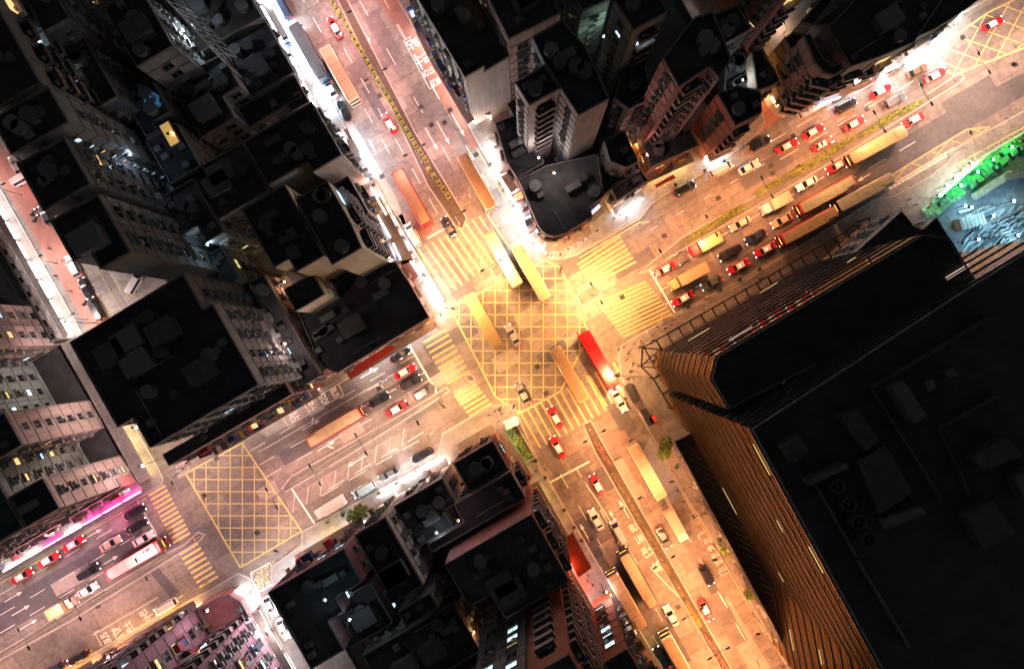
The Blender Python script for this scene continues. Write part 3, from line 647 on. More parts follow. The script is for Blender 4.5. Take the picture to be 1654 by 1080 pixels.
auto('sedan', 'white', 1210, 270, 'e', 'white saloon just right of the white van')
auto('minivan', 'black', 1105, 305, 'e', 'black people carrier parked at the lay-by left of the white van')
# eastern road, lower carriageway
taxi(1475, 194, 'w', 'red taxi with bright headlights ahead of the orange-roofed bus on the right road')
dbus('peach', 'orange', 1420, 233, 'w', 'orange-roofed bus beside the long green hedge')
taxi(1352, 268, 'w', 'red taxi in front of the orange-roofed bus beside the hedge')
auto('sedan', 'white', 1304, 296, 'w', 'white saloon with sunroof between a taxi and the cream van')
truck_('white', 'cream', 1256, 327, 'w', 'cream box van second from the hedge end, behind a pale car', 6.0)
auto('sedan', 'beige', 1263, 356, 'w', 'beige car beside the cream box van')
auto('sedan', 'navy', 1221, 382, 'w', 'dark blue car behind the black van in the queue')
dbus('red', 'palegreen', 1338, 314, 'w', 'bus with pale green roof, upper one of the three long pale buses')
dbus('silver', 'palegreen', 1400, 310, 'w', 'bus with pale green roof, rightmost of the three long pale buses')
dbus('red', 'gold', 1309, 364, 'w', 'bus with gold-green roof, lowest of the three long pale buses')
taxi(1236, 403, 'w', 'red taxi directly ahead of the lowest pale-roofed bus')
taxi(1074, 435, 'w', 'red taxi first in the queue beside the median nose')
truck_('red', 'yellow', 1141, 394, 'w', 'red-cab truck with a yellow-cream box behind the motorcycles', 6.6)
truck_('yellow', 'gold', 1114, 446, 'w', 'long yellow truck second from the stop line', 8.2)
auto('van', 'black', 1179, 408, 'w', 'black van behind the long yellow truck')
auto('sedan', 'grey', 1150, 456, 'w', 'dark car with bright headlights behind the kerb lane taxi')
taxi(1103, 482, 'w', 'red taxi first in the kerb lane at the stop line')
taxi(1193, 430, 'w', 'red taxi in the kerb lane behind the dark car with bright headlights')
auto('sedan', 'beige', 1196, 361, 'w', 'beige and white car next to the median hedge')
for px, py, l, c in ((1094, 410, 'motorcycle ahead of the red-cab truck, upper of the two', 'white'), (1103, 425, 'motorcycle ahead of the red-cab truck, lower of the two', 'navy')):
    place(('bike', c), lambda: bike(c), px, py, D['w'], l, 'motorcycle', 'motorcycle'); person(px + 1, py, 'ride', 'black', D['w'], 'person in black riding the ' + l, z=0)
# western road
auto('sedan', 'black', 646, 573, 'E', 'black car in the kerb lane at the stop line before the left crossing')
taxi(654, 600, 'E', 'red taxi at the stop line before the left crossing')
auto('sedan', 'black', 663, 618, 'E', 'black car directly below the taxi at the stop line')
auto('suv', 'grey', 685, 633, 'E', 'dark grey car nearest the median at the stop line')
auto('sedan', 'black', 612, 646, 'E', 'black car alone behind the first row of the queue')
taxi(641, 660, 'E', 'red taxi in the median lane behind the dark grey car')
dbus('red', 'gold', 539, 690, 'E', 'gold-roofed double decker on the left road behind the queue')
place(('bike', 'white'), lambda: bike('white'), 619, 616, D['E'], 'motorcycle in the lane behind the stop line taxi', 'motorcycle', 'motorcycle'); person(619, 616, 'ride', 'blue', D['E'], 'person in blue riding the motorcycle behind the stop line taxi', z=0)
auto('suv', 'black', 683, 735, 'W', 'black suv by the yellow corner railing on the lower carriageway')
auto('sedan', 'grey', 628, 765, 'W', 'grey car between the black suv and the pale blue van')
auto('van', 'blue', 588, 790, 'W', 'pale blue van along the bright lower kerb')
truck_('white', 'white', 530, 821, 'W', 'white box truck along the bright lower kerb', 6.6)
auto('sedan', 'black', 217, 827, 'E', 'black car in the kerb lane before the far left crossing')
auto('sedan', 'black', 220, 849, 'E', 'black car in the second lane before the far left crossing')
auto('sedan', 'white', 231, 870, 'E', 'white saloon beside the white and red bus')
place(('bus', 'rw'), lambda: bus('red', 'white'), 214, 906, D['E'], 'red bus with a white roof at the far left stop line', 'bus', 'double_decker_bus', 4.35)
auto('sedan', 'beige', 178, 878, 'E', 'beige car in the lane behind the black cars')
taxi(119, 878, 'E', 'magenta-lit red taxi at the left kerb, foremost of three')
taxi(78, 904, 'E', 'red taxi at the left kerb, middle of three')
taxi(35, 930, 'E', 'red taxi at the left kerb, rearmost of three')
auto('minivan', 'black', 143, 923, 'E', 'black people carrier behind the white-roofed bus')
auto('sedan', 'white', 141, 953, 'E', 'white saloon in the lane beside the median, left part of the picture')
truck_('beige', 'yellow', 95, 984, 'E', 'small yellow truck beside the median at far left', 5.4)
auto('van', 'white', 268, 979, 'W', 'white van at the kerb above the lilac building')
auto('sedan', 'black', 126, 1062, 'W', 'black car near the bottom left kerb')
auto('sedan', 'navy', 88, 1080, 'W', 'dark blue car cut by the bottom left edge')
auto('sedan', 'silver', 436, 979, R(-66), 'silver car parked first in the lower side street')
auto('sedan', 'white', 457, 1015, R(-66), 'white car parked second in the lower side street')
auto('sedan', 'navy', 471, 1008, R(-66), 'dark blue car beside the white car in the lower side street')
# alley
auto('sedan', 'silver', 26, 268, R(120), 'silver car at the upper end of the pink alley')
auto('van', 'white', 38, 287, R(30), 'white van turned sideways in the pink alley')
auto('sedan', 'grey', 73, 348, R(118), 'grey car next to the motorcycles in the alley')
auto('suv', 'silver', 118, 429, R(118), 'silver car with large dark roof windows in the lit alley')
auto('sedan', 'black', 138, 466, R(118), 'black car behind the silver car in the alley')
auto('van', 'black', 155, 499, R(118), 'black van lowest in the lit alley')
auto('van', 'white', 218, 457, R(60), 'white van half hidden behind the parking yard')
for i, (px, py) in enumerate(((53, 342), (57, 352), (137, 487))):
    place(('bike', 'black'), lambda: bike('black'), px, py, R(60), ['motorcycle parked in the alley, upper of two together', 'motorcycle parked in the alley, lower of two together', 'motorcycle parked between the black car and the black van in the alley'][i], 'motorcycle', 'motorcycle')
for i in range(5):
    place(('bike', ('navy', 'silver')[i % 2]), lambda: bike(('navy', 'silver')[i % 2]), 1432 + i * 6, 92 - i * 3.4, R(100), 'motorcycle in the parked row on the bright upper right pavement, %s from left' % ORD[i], 'motorcycle', 'motorcycle', group='motorcycles parked on the upper right pavement')
# construction plant etc. later
# ------------------------------------------------------------ pedestrians
def crowd(pts, where, label):
    rnd = random.Random(len(where) * 31)
    for i, (px, py) in enumerate(pts):
        c_ = rnd.choice(['black', 'white', 'blue', 'black', 'red'])
        person(px, py, 'stand', c_, rnd.uniform(0, 6.28), 'person in %s %s, %s from left' % (c_, label, ORD[sorted(pts).index((px, py))]), where)
crowd([(671, 424), (675, 431), (681, 440), (684, 446), (690, 452), (696, 462), (700, 470), (688, 470), (704, 482), (712, 478)], 'people on the left upper corner', 'on bright pavement left of upper crossing')
crowd([(711, 492), (716, 487), (708, 506), (700, 514), (690, 520)], 'people at the rounded left corner', 'on rounded left corner by yellow box')
crowd([(895, 407), (905, 411), (918, 402), (930, 396), (941, 388), (950, 382), (885, 412), (965, 372), (992, 352), (1002, 345), (1012, 350)], 'people on the upper right corner', 'on pavement around rounded dark building')
crowd([(1075, 300), (1083, 298), (1090, 296), (1180, 260), (1200, 235)], 'people near the bright canopy', 'beside the lay-by near white van')
crowd([(1008, 560), (1015, 571), (1012, 582), (1020, 590), (1018, 600), (1013, 612), (1025, 556), (1035, 552), (1046, 536), (1062, 528), (1075, 530), (1090, 516), (1085, 524), (1020, 620)], 'people on the right corner', 'at the foot of gold glass tower')
crowd([(800, 664), (812, 668), (806, 680), (825, 668), (858, 745), (866, 760), (790, 670)], 'people on the lower corner', 'on pavement by the corner garden')
crowd([(950, 930), (944, 918), (958, 945), (948, 938)], 'people by the red awning', 'below the red-brown awning')
crowd([(1095, 792), (1105, 810), (1128, 822), (1135, 835), (1190, 912), (1205, 936)], 'people on the lower right pavement', 'on pavement beside the dark podium')
crowd([(300, 748), (295, 758), (280, 770), (285, 765)], 'people by the left box junction', 'on bright corner by left yellow box')
crowd([(78, 402), (95, 420), (110, 470), (88, 445), (20, 262)], 'people in the alley', 'walking on the pink alley paving')
crowd([(1240, 30), (1232, 60), (1245, 85), (1255, 130), (1262, 150), (1222, 15), (1250, 110)], 'people in the bright side street', 'in bright side street at upper right')
crowd([(436, 1000), (440, 1020), (318, 945), (326, 938), (331, 942)], 'people by the far left crossing', 'near the far left crossing or side street')
crowd([(1480, 330), (1470, 322), (1500, 335), (1460, 335)], 'people by the yard', 'outside the green-lit building site')
# ------------------------------------------------------------ facade element prototypes
def win(w, h, glass, ac=0, hood=False, depth=.12):
    mb = MB()
    for x, z, a, b in ((-w / 2, 0, .09, h), (w / 2, 0, .09, h), (0, -h / 2, w + .09, .1), (0, h / 2, w + .09, .1), (0, 0, .06, h)): mb.box((x, depth / 2, z), (a, depth, b), 0, 0)
    mb.box((0, depth / 2 + .03, -h / 2 - .08), (w + .3, depth + .12, .08), 0, 0)
    mb.face([(-w / 2, .035, -h / 2), (w / 2, .035, -h / 2), (w / 2, .035, h / 2), (-w / 2, .035, h / 2)][::-1], 1)
    if ac: mb.box((w / 2 * (1 if ac > 0 else -1) * .5, .38, -h / 2 - .4), (.75, .5, .5), 0, 2)
    if hood: mb.box((0, .3, h / 2 + .15), (w + .5, .6, .07), 0, 2)
    return mb.mesh('window', [M_winf, glass, M_ac])
def balc(w, h, glass, d=1.2, m=None):
    mb = MB(); mb.box((0, d / 2, -1.3), (w, d, .16), 0, 0); mb.box((0, d - .05, -.78), (w, .1, .9), 0, 0)
    for s in (-1, 1): mb.box((s * (w / 2 - .05), d / 2 - .06, -.78), (.1, d - .14, .9), 0, 0)
    mb.face([(-w * .38, .03, -1.2), (w * .38, .03, -1.2), (w * .38, .03, .9), (-w * .38, .03, .9)][::-1], 1); mb.box((w * .2, .35, -.4), (.6, .4, .5), 0, 2)
    return mb.mesh('balcony', [m or M_winf, glass, M_ac])
G = {'d': M_wing, 'w': M_litw, 'c': M_litc, 'y': M_lity}
WP = {}
for g in G:
    WP['p', g] = [win(1.3, 1.3, G[g], a, hd) for a, hd in ((0, False), (1, False), (-1, True), (1, True))]
    WP['q', g] = [win(1.9, 1.7, G[g], a, hd) for a, hd in ((0, False), (1, True), (-1, False))]
    WP['s', g] = [win(.8, 1.1, G[g], a, hd) for a, hd in ((0, False), (1, True))]
    WP['b', g] = [balc(3.2, 2.8, G[g], 1.1, M_par), balc(3.2, 2.8, G[g], 1.1, mat('balcony_render', (.3, .25, .24), .8, noise=.2, scale=2))]
SPC = {'p': (3.0, 3.1), 'q': (3.2, 3.3), 's': (2.6, 3.0), 'b': (3.45, 3.1)}
SIGNC = [(.02, .02, .025), (.05, .04, .04), (.35, .03, .04), (.3, .28, .26), (.02, .06, .2), (.3, .2, .03), (.04, .03, .06)]
SIGNM = [mat('sign_board_%s' % n, c, .5) for n, c in zip(('black', 'brown', 'red', 'pale', 'blue', 'ochre', 'plum'), SIGNC)]
CAND = []; BV, BF = [], []
SH = {'w': ((1, .97, .95), 1), 'c': ((.8, .9, 1), 1), 'm': ((1, .12, .6), 1), 'o': ((1, .55, .2), 1), 'r': ((1, .15, .05), 1), 'g': ((.1, 1, .3), 1), 'y': ((1, .75, .3), 1), 'p': ((1, .75, .68), 1)}
for k in list(SH): M_ = mat('shop_light_' + k, (.5, .5, .5), .5, emit=SH[k][0], es=1.0); SH[k] = M_
def shopmat(k, s):
    n = 'shop_%s_%g' % (k, s)
    if n in MATS: return MATS[n]
    c = {'w': (1, .95, .93), 'c': (.74, .87, 1), 'm': (1, .1, .5), 'o': (1, .5, .16), 'r': (1, .1, .03), 'g': (.08, 1, .25), 'y': (1, .7, .25), 'p': (1, .7, .62)}[k]
    return mat(n, (.5, .5, .5), .5, emit=c, es=s)
ROOFS = [M_roofb, M_roofb, mat('roof_tar_brown', (.05, .043, .04), .9, noise=.5, scale=.35), mat('roof_felt_green', (.035, .047, .043), .9, noise=.5, scale=.4), mat('roof_screed', (.075, .07, .072), .9, noise=.5, scale=.3)]
NB = 0
def building(label, z, pts, wall='pink', st={}, dflt='x', lit=.06, litk='wwc', shops={}, signs={}, z0=.14, zr=None, roofm=None, clutter=2, cat='building', name='building', par=.7, raw=False, litcol=False, canopy=1.6):
    """pts: roof outline in photograph pixels at the roof's own height"""
    global NB; NB += 1
    rnd = random.Random(NB * 17)
    w = [Q(x, y, z) for x, y in pts]
    ar = sum(w[i - 1][0] * w[i][1] - w[i][0] * w[i - 1][1] for i in range(len(w)))
    if ar < 0: w.reverse()
    cx = sum(p[0] for p in w) / len(w); cy = sum(p[1] for p in w) / len(w)
    t = thing(name, label, cat, (cx, cy, z0)); lw = [(x - cx, y - cy) for x, y in w]
    mb = MB(); mb.prism(lw, 0, z - z0); mb.build('wall', WALL[wall], t)
    n = len(BV); k = len(w)
    BV.extend([(x, y, z0) for x, y in w] + [(x, y, z) for x, y in w])
    for i in range(k): j = (i + 1) % k; BF.append((n + i, n + j, n + k + j, n + k + i))
    BF.append(tuple(range(n + k, n + 2 * k)))
    # roof slab and parapet
    mb = MB(); mb.face([(x, y, z - z0 + .02) for x, y in lw]); rf = mb.build('roof', roofm or rnd.choice(ROOFS), t)
    mb = MB(); edges = []
    for i in range(k):
        a = Vector((*lw[i], 0)); b = Vector((*lw[(i + 1) % k], 0)); L = (b - a).length
        if L < .3: continue
        d = (b - a) / L; nn = Vector((d.y, -d.x, 0)); edges.append((i, a, b, L, d, nn))
        c = (a + b) / 2 - nn * .1; mb.box((c.x, c.y, z - z0 + par / 2), (L - .02, .2, par), math.atan2(d.y, d.x))
    mb.build('parapet', M_par, t)
    # clutter on the roof
    xs = [p[0] for p in lw]; ys = [p[1] for p in lw]
    def inside(x, y):
        c = False; j = k - 1
        for i in range(k):
            if (lw[i][1] > y) != (lw[j][1] > y) and x < (lw[j][0] - lw[i][0]) * (y - lw[i][1]) / (lw[j][1] - lw[i][1]) + lw[i][0]: c = not c
            j = i
        return c
    m = 0; tries = 0; clutter = int(clutter * 1.7)
    for _ in range(clutter // 3):
        p = Vector((rnd.uniform(min(xs), max(xs)), rnd.uniform(min(ys), max(ys)))); dd = rnd.choice([U, V_]) * rnd.uniform(3, 8); ok = all(inside(*(p + dd * f)) for f in (0, .25, .5, .75, 1))
        if ok: mb = MB(); e_ = p + dd; mb.bar((p.x, p.y, z - z0 + .3), (e_.x, e_.y, z - z0 + .3), .12, n=5); mb.build('roof_pipe', mat('pipe_grey', (.2, .19, .19), .7), rf)
    while m < clutter and tries < 60:
        tries += 1; x = rnd.uniform(min(xs), max(xs)); y = rnd.uniform(min(ys), max(ys)); s = rnd.choice([(4, 3, 2.6), (2, 2, 1.6), (1.2, 1, 1), (3, 1.2, 1.2)])
        r = max(s[0], s[1]) * .8
        if all(inside(x + r * math.cos(a), y + r * math.sin(a)) for a in (0, 1, 2, 3, 4, 5, 6)):
            mb = MB()
            if s[0] == 2: mb.bar((0, 0, 0), (0, 0, 1.7), 1.1, n=14); nm = 'water_tank'
            else: mb.box((0, 0, s[2] / 2), s); nm = 'stair_hut' if s[0] == 4 else 'air_conditioner'
            if nm == 'stair_hut': mb.box((0, 0, s[2] + .06), (s[0] + .4, s[1] + .4, .12))
            mb.build(nm, rnd.choice([mat('roof_box_dark', (.09, .088, .09), .9, noise=.3, scale=1), mat('roof_box_grey', (.15, .145, .15), .8)]), rf, (x, y, z - z0 + .03), A2); m += 1
    for i, a, b, L, d, nn in edges:
        q = 'e' if nn.xy.dot(U) > .7 else 'w' if nn.xy.dot(U) < -.7 else 's' if nn.xy.dot(V_) > .7 else 'n' if nn.xy.dot(V_) < -.7 else ('s' if nn.y < 0 else 'n')
        mid = (a + b) / 2 + Vector((cx, cy, 0))
        if nn.dot(mid) > 0: facing = False
        else: facing = True
        style = st.get(i if raw else q, st.get(q, dflt)); ang = math.atan2(d.y, d.x) + math.pi
        zb = z0 + 4.2
        if style in SPC and facing:
            sx, sz = SPC[style]; nx = max(1, int((L - .6) / sx)); nz = max(1, int((z - zb - .4) / sz)); px_ = (L - .4) / nx; off = rnd.random()
            gap = rnd.randint(2, 4)
            for ix in range(nx):
                pr = rnd.randrange(4)
                for iz in range(nz):
                    if style == 'p' and nx > 4 and ix % (gap + 1) == gap and False: continue
                    p = a + d * (px_ * (ix + .5) + .2) + nn * .01; zz = zb + sz * (iz + .6) - z0
                    g = rnd.choice(litk) if rnd.random() < lit or (litcol and q == 's' and ix == nx - 1) else 'd'
                    vs = WP[style, g]; me = vs[(pr + (rnd.random() < .3) + iz * (rnd.random() < .1)) % len(vs)]
                    CAND.append((t, me, (p.x, p.y, zz), ang, 'balcony' if style == 'b' else 'window', nn.copy()))
            # floor slabs and pipes
            for iz in range(nz + 1 if style != 'b' else 0):
                c = (a + b) / 2 + nn * .04; mb = MB(); mb.box((c.x, c.y, zb + sz * iz - z0), (L - .1, .1, .14), math.atan2(d.y, d.x)); mb.build('floor_ledge', M_par, t)
            for s_ in range(max(1, nx // 3)):
                p = a + d * (px_ * (s_ * 3 + 1) + .2) + nn * .1; mb = MB(); mb.bar((p.x, p.y, 3), (p.x, p.y, z - z0 - .3), .07, n=6); mb.build('drain_pipe', M_par, t)
        elif style == 'g' and facing or style == 'G' and facing:      # glass curtain wall with projecting bands
            hh = 3.7; nz = int((z - z0 - 4) / hh)
            for iz in range(nz + 1):
                zz = z - z0 - .6 - hh * iz; c = (a + b) / 2 + nn * .09; mb = MB()
                mb.box((c.x, c.y, zz), (L, .18, .55 if style == 'g' else .35), math.atan2(d.y, d.x)); mb.build('floor_band', M_dkband, t)
                c = (a + b) / 2 + nn * .13
                for dz in (1.3, 2.6) if style == 'g' else (): mb = MB(); mb.box((c.x, c.y, zz - dz), (L, .1, .13), math.atan2(d.y, d.x)); mb.build('glazing_rail', M_goldband, t)
            for _ in range(int(L / 7) if style == 'g' else 2):
                q_ = rnd.uniform(3, max(4, L - 5)) if L > 12 else L / 2; p = a + d * min(q_, L - 3) + nn * .2; mb = MB(); mb.box((0, 0, 0), (min(rnd.uniform(1.5, 6), L * .7), .06, .16)); mb.build('lit_window_strip', shopmat(rnd.choice('yyp'), 1.1), t, (p.x, p.y, z - z0 - 2.4 - hh * rnd.randint(0, nz - 1)), math.atan2(d.y, d.x))
            mb = MB(); c = (a + b) / 2 + nn * .03; mb.box((c.x, c.y, (z - z0) / 2 + 1.5), (L - .1, .05, z - z0 - 4)); mb.v = []; mb.f = []; mb.m = []
            mb.face([tuple(Vector((q.x, q.y, zz)) + nn * .03) for q, zz in ((a, 3), (b, 3), (b, z - z0 - .3), (a, z - z0 - .3))]); mb.build('mirror_glazing', M_mirror if style == 'g' else M_mirrord, t)
        sg = signs.get(q, 0)
        if sg and facing:
            ns = min(45, int(L * sg))
            for s_ in range(ns):
                p = a + d * rnd.uniform(.5, L - .5) if L > 1.5 else a; o = rnd.uniform(.4, 1.5); h = rnd.uniform(.8, 2.8); zz = rnd.uniform(4.2, max(4.5, min(z - z0 - 3, 16)))
                mb = MB(); mb.box((0, 0, 0), (rnd.uniform(.12, .3) if rnd.random() < .75 else rnd.uniform(1, 2.2), o, h)); pp = p + nn * (o / 2 + .15)
                e = rnd.random(); mm = rnd.choice(SIGNM) if e < .88 else shopmat(rnd.choice('wpyc'), 1.0)
                mb.build('projecting_sign', mm, t, (pp.x, pp.y, zz), math.atan2(d.y, d.x))
        if q in shops:
            kcol, strength = shops[q]; ns = max(1, int(L / 4.5)); W_ = L / ns
            for s_ in range(ns):
                p = a + d * (W_ * (s_ + .5)); kk = rnd.choice(kcol); mb = MB(); mb.box((0, 0, 0), (W_ * .82, .12, 2.6)); pp = p + nn * .1
                mb.build('shopfront', shopmat(kk, strength), t, (pp.x, pp.y, 1.55), math.atan2(d.y, d.x))
            if 'c' in kcol and strength >= 40:  # glowing panels added to throw cool light across the lanes
                for s_ in range(ns):
                    if rnd.random() < .45 or z < 10: continue
                    p = a + d * (W_ * (s_ + .5)) + nn * .3; mb = MB(); mb.box((0, 0, 0), (W_ * .7, .16, 2.2)); mb.build('added_glow_panel', shopmat(rnd.choice('cw'), 22), t, (p.x, p.y, 7), math.atan2(d.y, d.x))
            if canopy and strength >= 25:  # glowing strips added beyond the canopy to light road and outer pavement
                for s_ in range(ns):
                    if rnd.random() < .2: continue
                    p = a + d * (W_ * (s_ + .5)) + nn * (canopy + .08); kk = rnd.choice(kcol); mb = MB(); mb.box((0, 0, 0), (W_ * .8, .1, .95))
                    mb.build('added_glow_strip', shopmat(kk, round(strength * .55)), t, (p.x, p.y, 3.9), math.atan2(d.y, d.x))
            if canopy:
                c = (a + b) / 2 + nn * canopy / 2; mb = MB(); mb.box((0, 0, 0), (L, canopy, .18)); mb.build('canopy', mat('canopy_top', (.16, .14, .13), .7, noise=.3, scale=1.5), t, (c.x, c.y, 3.35), math.atan2(d.y, d.x))
    return t
M_mirror = mat('gold_mirror_glass', (.8, .52, .22), .2, .95, noise=.25, scale=.45)
M_mirrord = mat('dark_mirror_glass', (.3, .27, .27), .06, .9, noise=.2, scale=.5)
M_goldband = mat('gold_spandrel', (.42, .24, .07), .38, .55, noise=.25, scale=.7)
M_dkband = mat('dark_spandrel', (.08, .07, .08), .35, .6, noise=.3, scale=.8)
# ------------------------------------------------------------ NE block
building('low black-roofed corner building with a rounded end between the upper and right roads', 13, [(838, 292), (868, 362), (874, 372), (884, 380), (897, 382), (912, 378), (957, 351), (953, 336), (975, 316), (965, 250), (884, 268)], 'rose', {'s': 'q', 'w': 'q'}, lit=.15, litk='wwyp'.replace('p', 'w'), shops={'w': ('wwc', 60), 's': ('yww', 6)}, signs={'w': .8, 's': .3}, clutter=3, canopy=1.8)
building('small square dark building with a pale rim beside the bright lay-by pavement', 12, [(987, 306), (1035, 275), (1047, 293), (997, 324)], 'pale', {'s': 'q', 'w': 's'}, shops={'s': ('cw', 35)}, canopy=1.5)
building('low flat building linking the rounded corner building and the tower behind it', 11.8, [(966, 248), (976, 315), (986, 304), (1034, 274), (1010, 216), (975, 228)], 'grey', {}, clutter=4)
building('pale tower with two columns of dark windows on its left face', 40, [(832, 136), (879, 107), (905, 145), (855, 172)], 'pale', {'w': 's', 's': 'b'}, lit=.12, litk='cwc')
building('tall dark-roofed block with a blank grey wall joined to the pale tower', 40.2, [(859, 62), (908, 34), (945, 78), (984, 161), (934, 189), (906, 146), (881, 107)], 'grey', {'s': 'x', 'w': 'p'}, clutter=4)
building('podium under the pale tower with brownish edge facing the upper road', 12, [(800, 200), (836, 186), (880, 264), (836, 290), (818, 262)], 'rose', {'w': 'p', 's': 'p'}, shops={'w': ('w', 60)}, signs={'w': .3}, clutter=2)
building('long building along the upper road with two blank pale end walls', 27, [(640, -75), (676, 2), (751, 127), (783, 109), (782, 118), (822, 94), (770, -10), (720, -110)], 'pale', {'w': 'p', 's': 'x'}, lit=.05, signs={'w': 1.3}, shops={'w': ('wpw', 16)}, clutter=5)
building('wide block behind with rows of small lit dots on its wall', 34, [(822, 66), (905, 24), (850, -90), (770, -40)], 'pink', {'s': 'q', 'w': 'q'}, lit=.12, litk='cw', clutter=3)
building('dark block at the top edge with a green-lit side', 26, [(940, 20), (985, 2), (960, -70), (900, -40)], 'green', {'s': 'p', 'w': 'p'}, lit=.25, litk='cyc')
building('tower with a pinkish left face and a grey-green front face', 40, [(991, 4), (1022, 52), (1078, 22), (1040, -50)], 'green', {'w': 'p', 's': 'b'}, lit=.07, litk='ccw')
building('rose-tiled tower with two columns of dark windows and striped front', 42, [(1069, 96), (1095, 143), (1144, 111), (1160, 130), (1180, 98), (1150, 20), (1120, 30)], 'rose', {'w': 'p', 's': 'b'}, lit=.04, litk='cw')
building('dark low building with courtyard beside the bright side street', 22, [(1136, 34), (1189, 9), (1212, 49), (1165, 75)], 'dim', {'s': 'p', 'e': 'p'}, clutter=3)
building('dark low yard roof with white lit tanks between two side street buildings', 9, [(1172, 92), (1200, 75), (1218, 140), (1190, 160), (1168, 150)], 'grey', {'s': 'p'}, clutter=6, roofm=M_roofd)
building('narrow black-roofed building along the bright side street', 14, [(1213, 86), (1230, 80), (1258, 132), (1242, 142), (1222, 148)], 'tan', {'e': 'p', 's': 'p'}, shops={'e': ('ow', 30)}, signs={'e': .5})
building('corner block with an orange-pink end wall with three dark windows', 23, [(1157, 153), (1186, 205), (1229, 184), (1227, 150), (1190, 140)], 'brick', {'w': 'q', 's': 'b'}, lit=.1, litk='c', shops={'s': ('wc', 35)}, signs={'s': .4})
building('low dark podium along the right road beneath the rose-tiled tower', 9.5, [(1050, 272), (1128, 236), (1108, 196), (1062, 198), (1036, 230)], 'brick', {'s': 'q', 'w': 'p'}, lit=.2, litk='w', shops={'s': ('ywo', 20)}, signs={'s': .5}, clutter=3)
building('small dark building inside the block beside the orange-lit lane', 20, [(975, 228), (1008, 212), (1030, 262), (1010, 272), (985, 262)], 'dim', {'s': 'p', 'w': 'p'}, shops={'e': ('c', 5)})
building('dark middle block between the grey tower and the rose-tiled tower', 24, [(1003, 125), (1040, 110), (1052, 160), (1015, 178), (992, 160)], 'grey', {'s': 'p', 'w': 'p'}, lit=.1, litk='c')
# NE2
building('rounded corner building with stepped curved terraces beside the side street', 16, [(1266, 62), (1284, 56), (1305, 92), (1318, 112), (1332, 118), (1345, 120), (1347, 132), (1322, 136), (1306, 132), (1292, 112)], 'tan', {'w': 'q', 's': 'b'}, lit=.2, litk='w', shops={'w': ('ow', 28), 's': ('w', 12)})
building('taller curved tier behind the stepped terraces with a pink rim', 24, [(1296, 60), (1306, 56), (1328, 96), (1342, 108), (1356, 104), (1362, 112), (1345, 124), (1328, 120), (1314, 104)], 'pink', {'w': 'q', 's': 'b'}, clutter=1)
building('dark-roofed block along the far right road with a long parapet', 20, [(1332, 45), (1352, 30), (1400, -20), (1480, -60), (1540, -30), (1474, 70), (1418, 94), (1372, 110)], 'pink', {'s': 'b', 'w': 'p'}, shops={'s': ('cw', 28)}, signs={'s': .6}, clutter=6, roofm=M_roofd)
building('glass-fronted low roof at the end of the far right row', 17, [(1478, 62), (1540, -30), (1620, -70), (1600, -14), (1560, 16), (1510, 48)], 'green', {'s': 'q'}, shops={'s': ('w', 60)}, signs={'s': .4})
building('pink brick tower cut by the top edge near the side street', 30, [(1225, -50), (1240, -22), (1262, 2), (1310, -25), (1290, -80)], 'brick', {'w': 'p', 's': 'b'}, lit=.1, litk='wo'.replace('o', 'y'), shops={'w': ('ow', 25)}, signs={'w': .4})
building('orange-lit annex with square openings behind the stepped terraces', 21, [(1292, 38), (1332, -10), (1350, -4), (1312, 44)], 'tan', {'w': 'q', 's': 'q'}, clutter=1)
# ------------------------------------------------------------ NW block
building('low corner building with a rimmed black roof at the left of the junction', 9, [(480, 498), (560, 446), (618, 424), (640, 424), (662, 457), (694, 512), (547, 602), (519, 592)], 'rose', {'s': 'q', 'e': 'q'}, lit=.3, litk='wyw', shops={'e': ('w', 60), 's': ('cww', 16)}, clutter=7, roofm=M_roofb, canopy=2.0)
def AB(*r):
    """rectangles and L-shapes laid out on the street grid"""
    return [(NX + a * .864 + b * .492, NY - a * .503 + b * .870) for a, b in r]
def RC(a0, a1, b0, b1): return AB((a0, b0), (a1, b0), (a1, b1), (a0, b1))
def B(label, z, pts, *a, **k): return building(label, z, pts if isinstance(pts, list) else RC(*pts), *a, **k)
# east side of the block, along the upper road
B('tower with a blank tan end wall above the low corner building', 32, AB((-213, -378), (-153, -378), (-153, -300), (-157, -257), (-213, -257)), 'tan', {'e': 'b', 's': 'x'}, signs={'e': .9}, lit=.03, shops={'e': ('wc', 45)}, clutter=3)
B('dark slab left of the tan-walled tower with its own tan gable', 29, AB((-296, -408), (-216, -408), (-216, -276), (-268, -276), (-268, -300), (-296, -300)), 'tan', {'e': 'p', 's': 'x', 'w': 'p'}, clutter=5)
B('small block with a low tan gable beside the warm lit lane', 20, (-300, -246, -262, -222), 'tan', {'e': 'p', 's': 'x'}, clutter=2)
B('block on the upper road with a broad blank pinkish gable', 22, AB((-240, -500), (-112, -500), (-112, -402), (-166, -402), (-166, -420), (-240, -420)), 'pale', {'e': 'q', 's': 'x'}, signs={'e': 1.2}, shops={'e': ('cwc', 45)}, clutter=6)
B('black-roofed block behind the pinkish gable along the back lane', 21, (-338, -242, -500, -412), 'dim', {'e': 'p', 's': 'p'}, lit=.03, clutter=6)
B('short white-walled block tucked between the pinkish gable and the tan tower', 15, AB((-200, -368), (-120, -368), (-120, -300), (-140, -300), (-140, -340), (-200, -340)), 'pale', {'s': 'q', 'e': 'p'}, lit=.1, litk='c', signs={'e': .9}, shops={'e': ('wp', 45)}, clutter=3)
B('cluttered low yards between two black roofs on the upper road', 11, AB((-222, -552), (-116, -552), (-116, -502), (-150, -502), (-150, -515), (-222, -515)), 'pink', {'e': 'p', 's': 'p'}, lit=.1, litk='c', signs={'e': .5}, shops={'e': ('wc', 50)}, clutter=9, roofm=M_roofd)
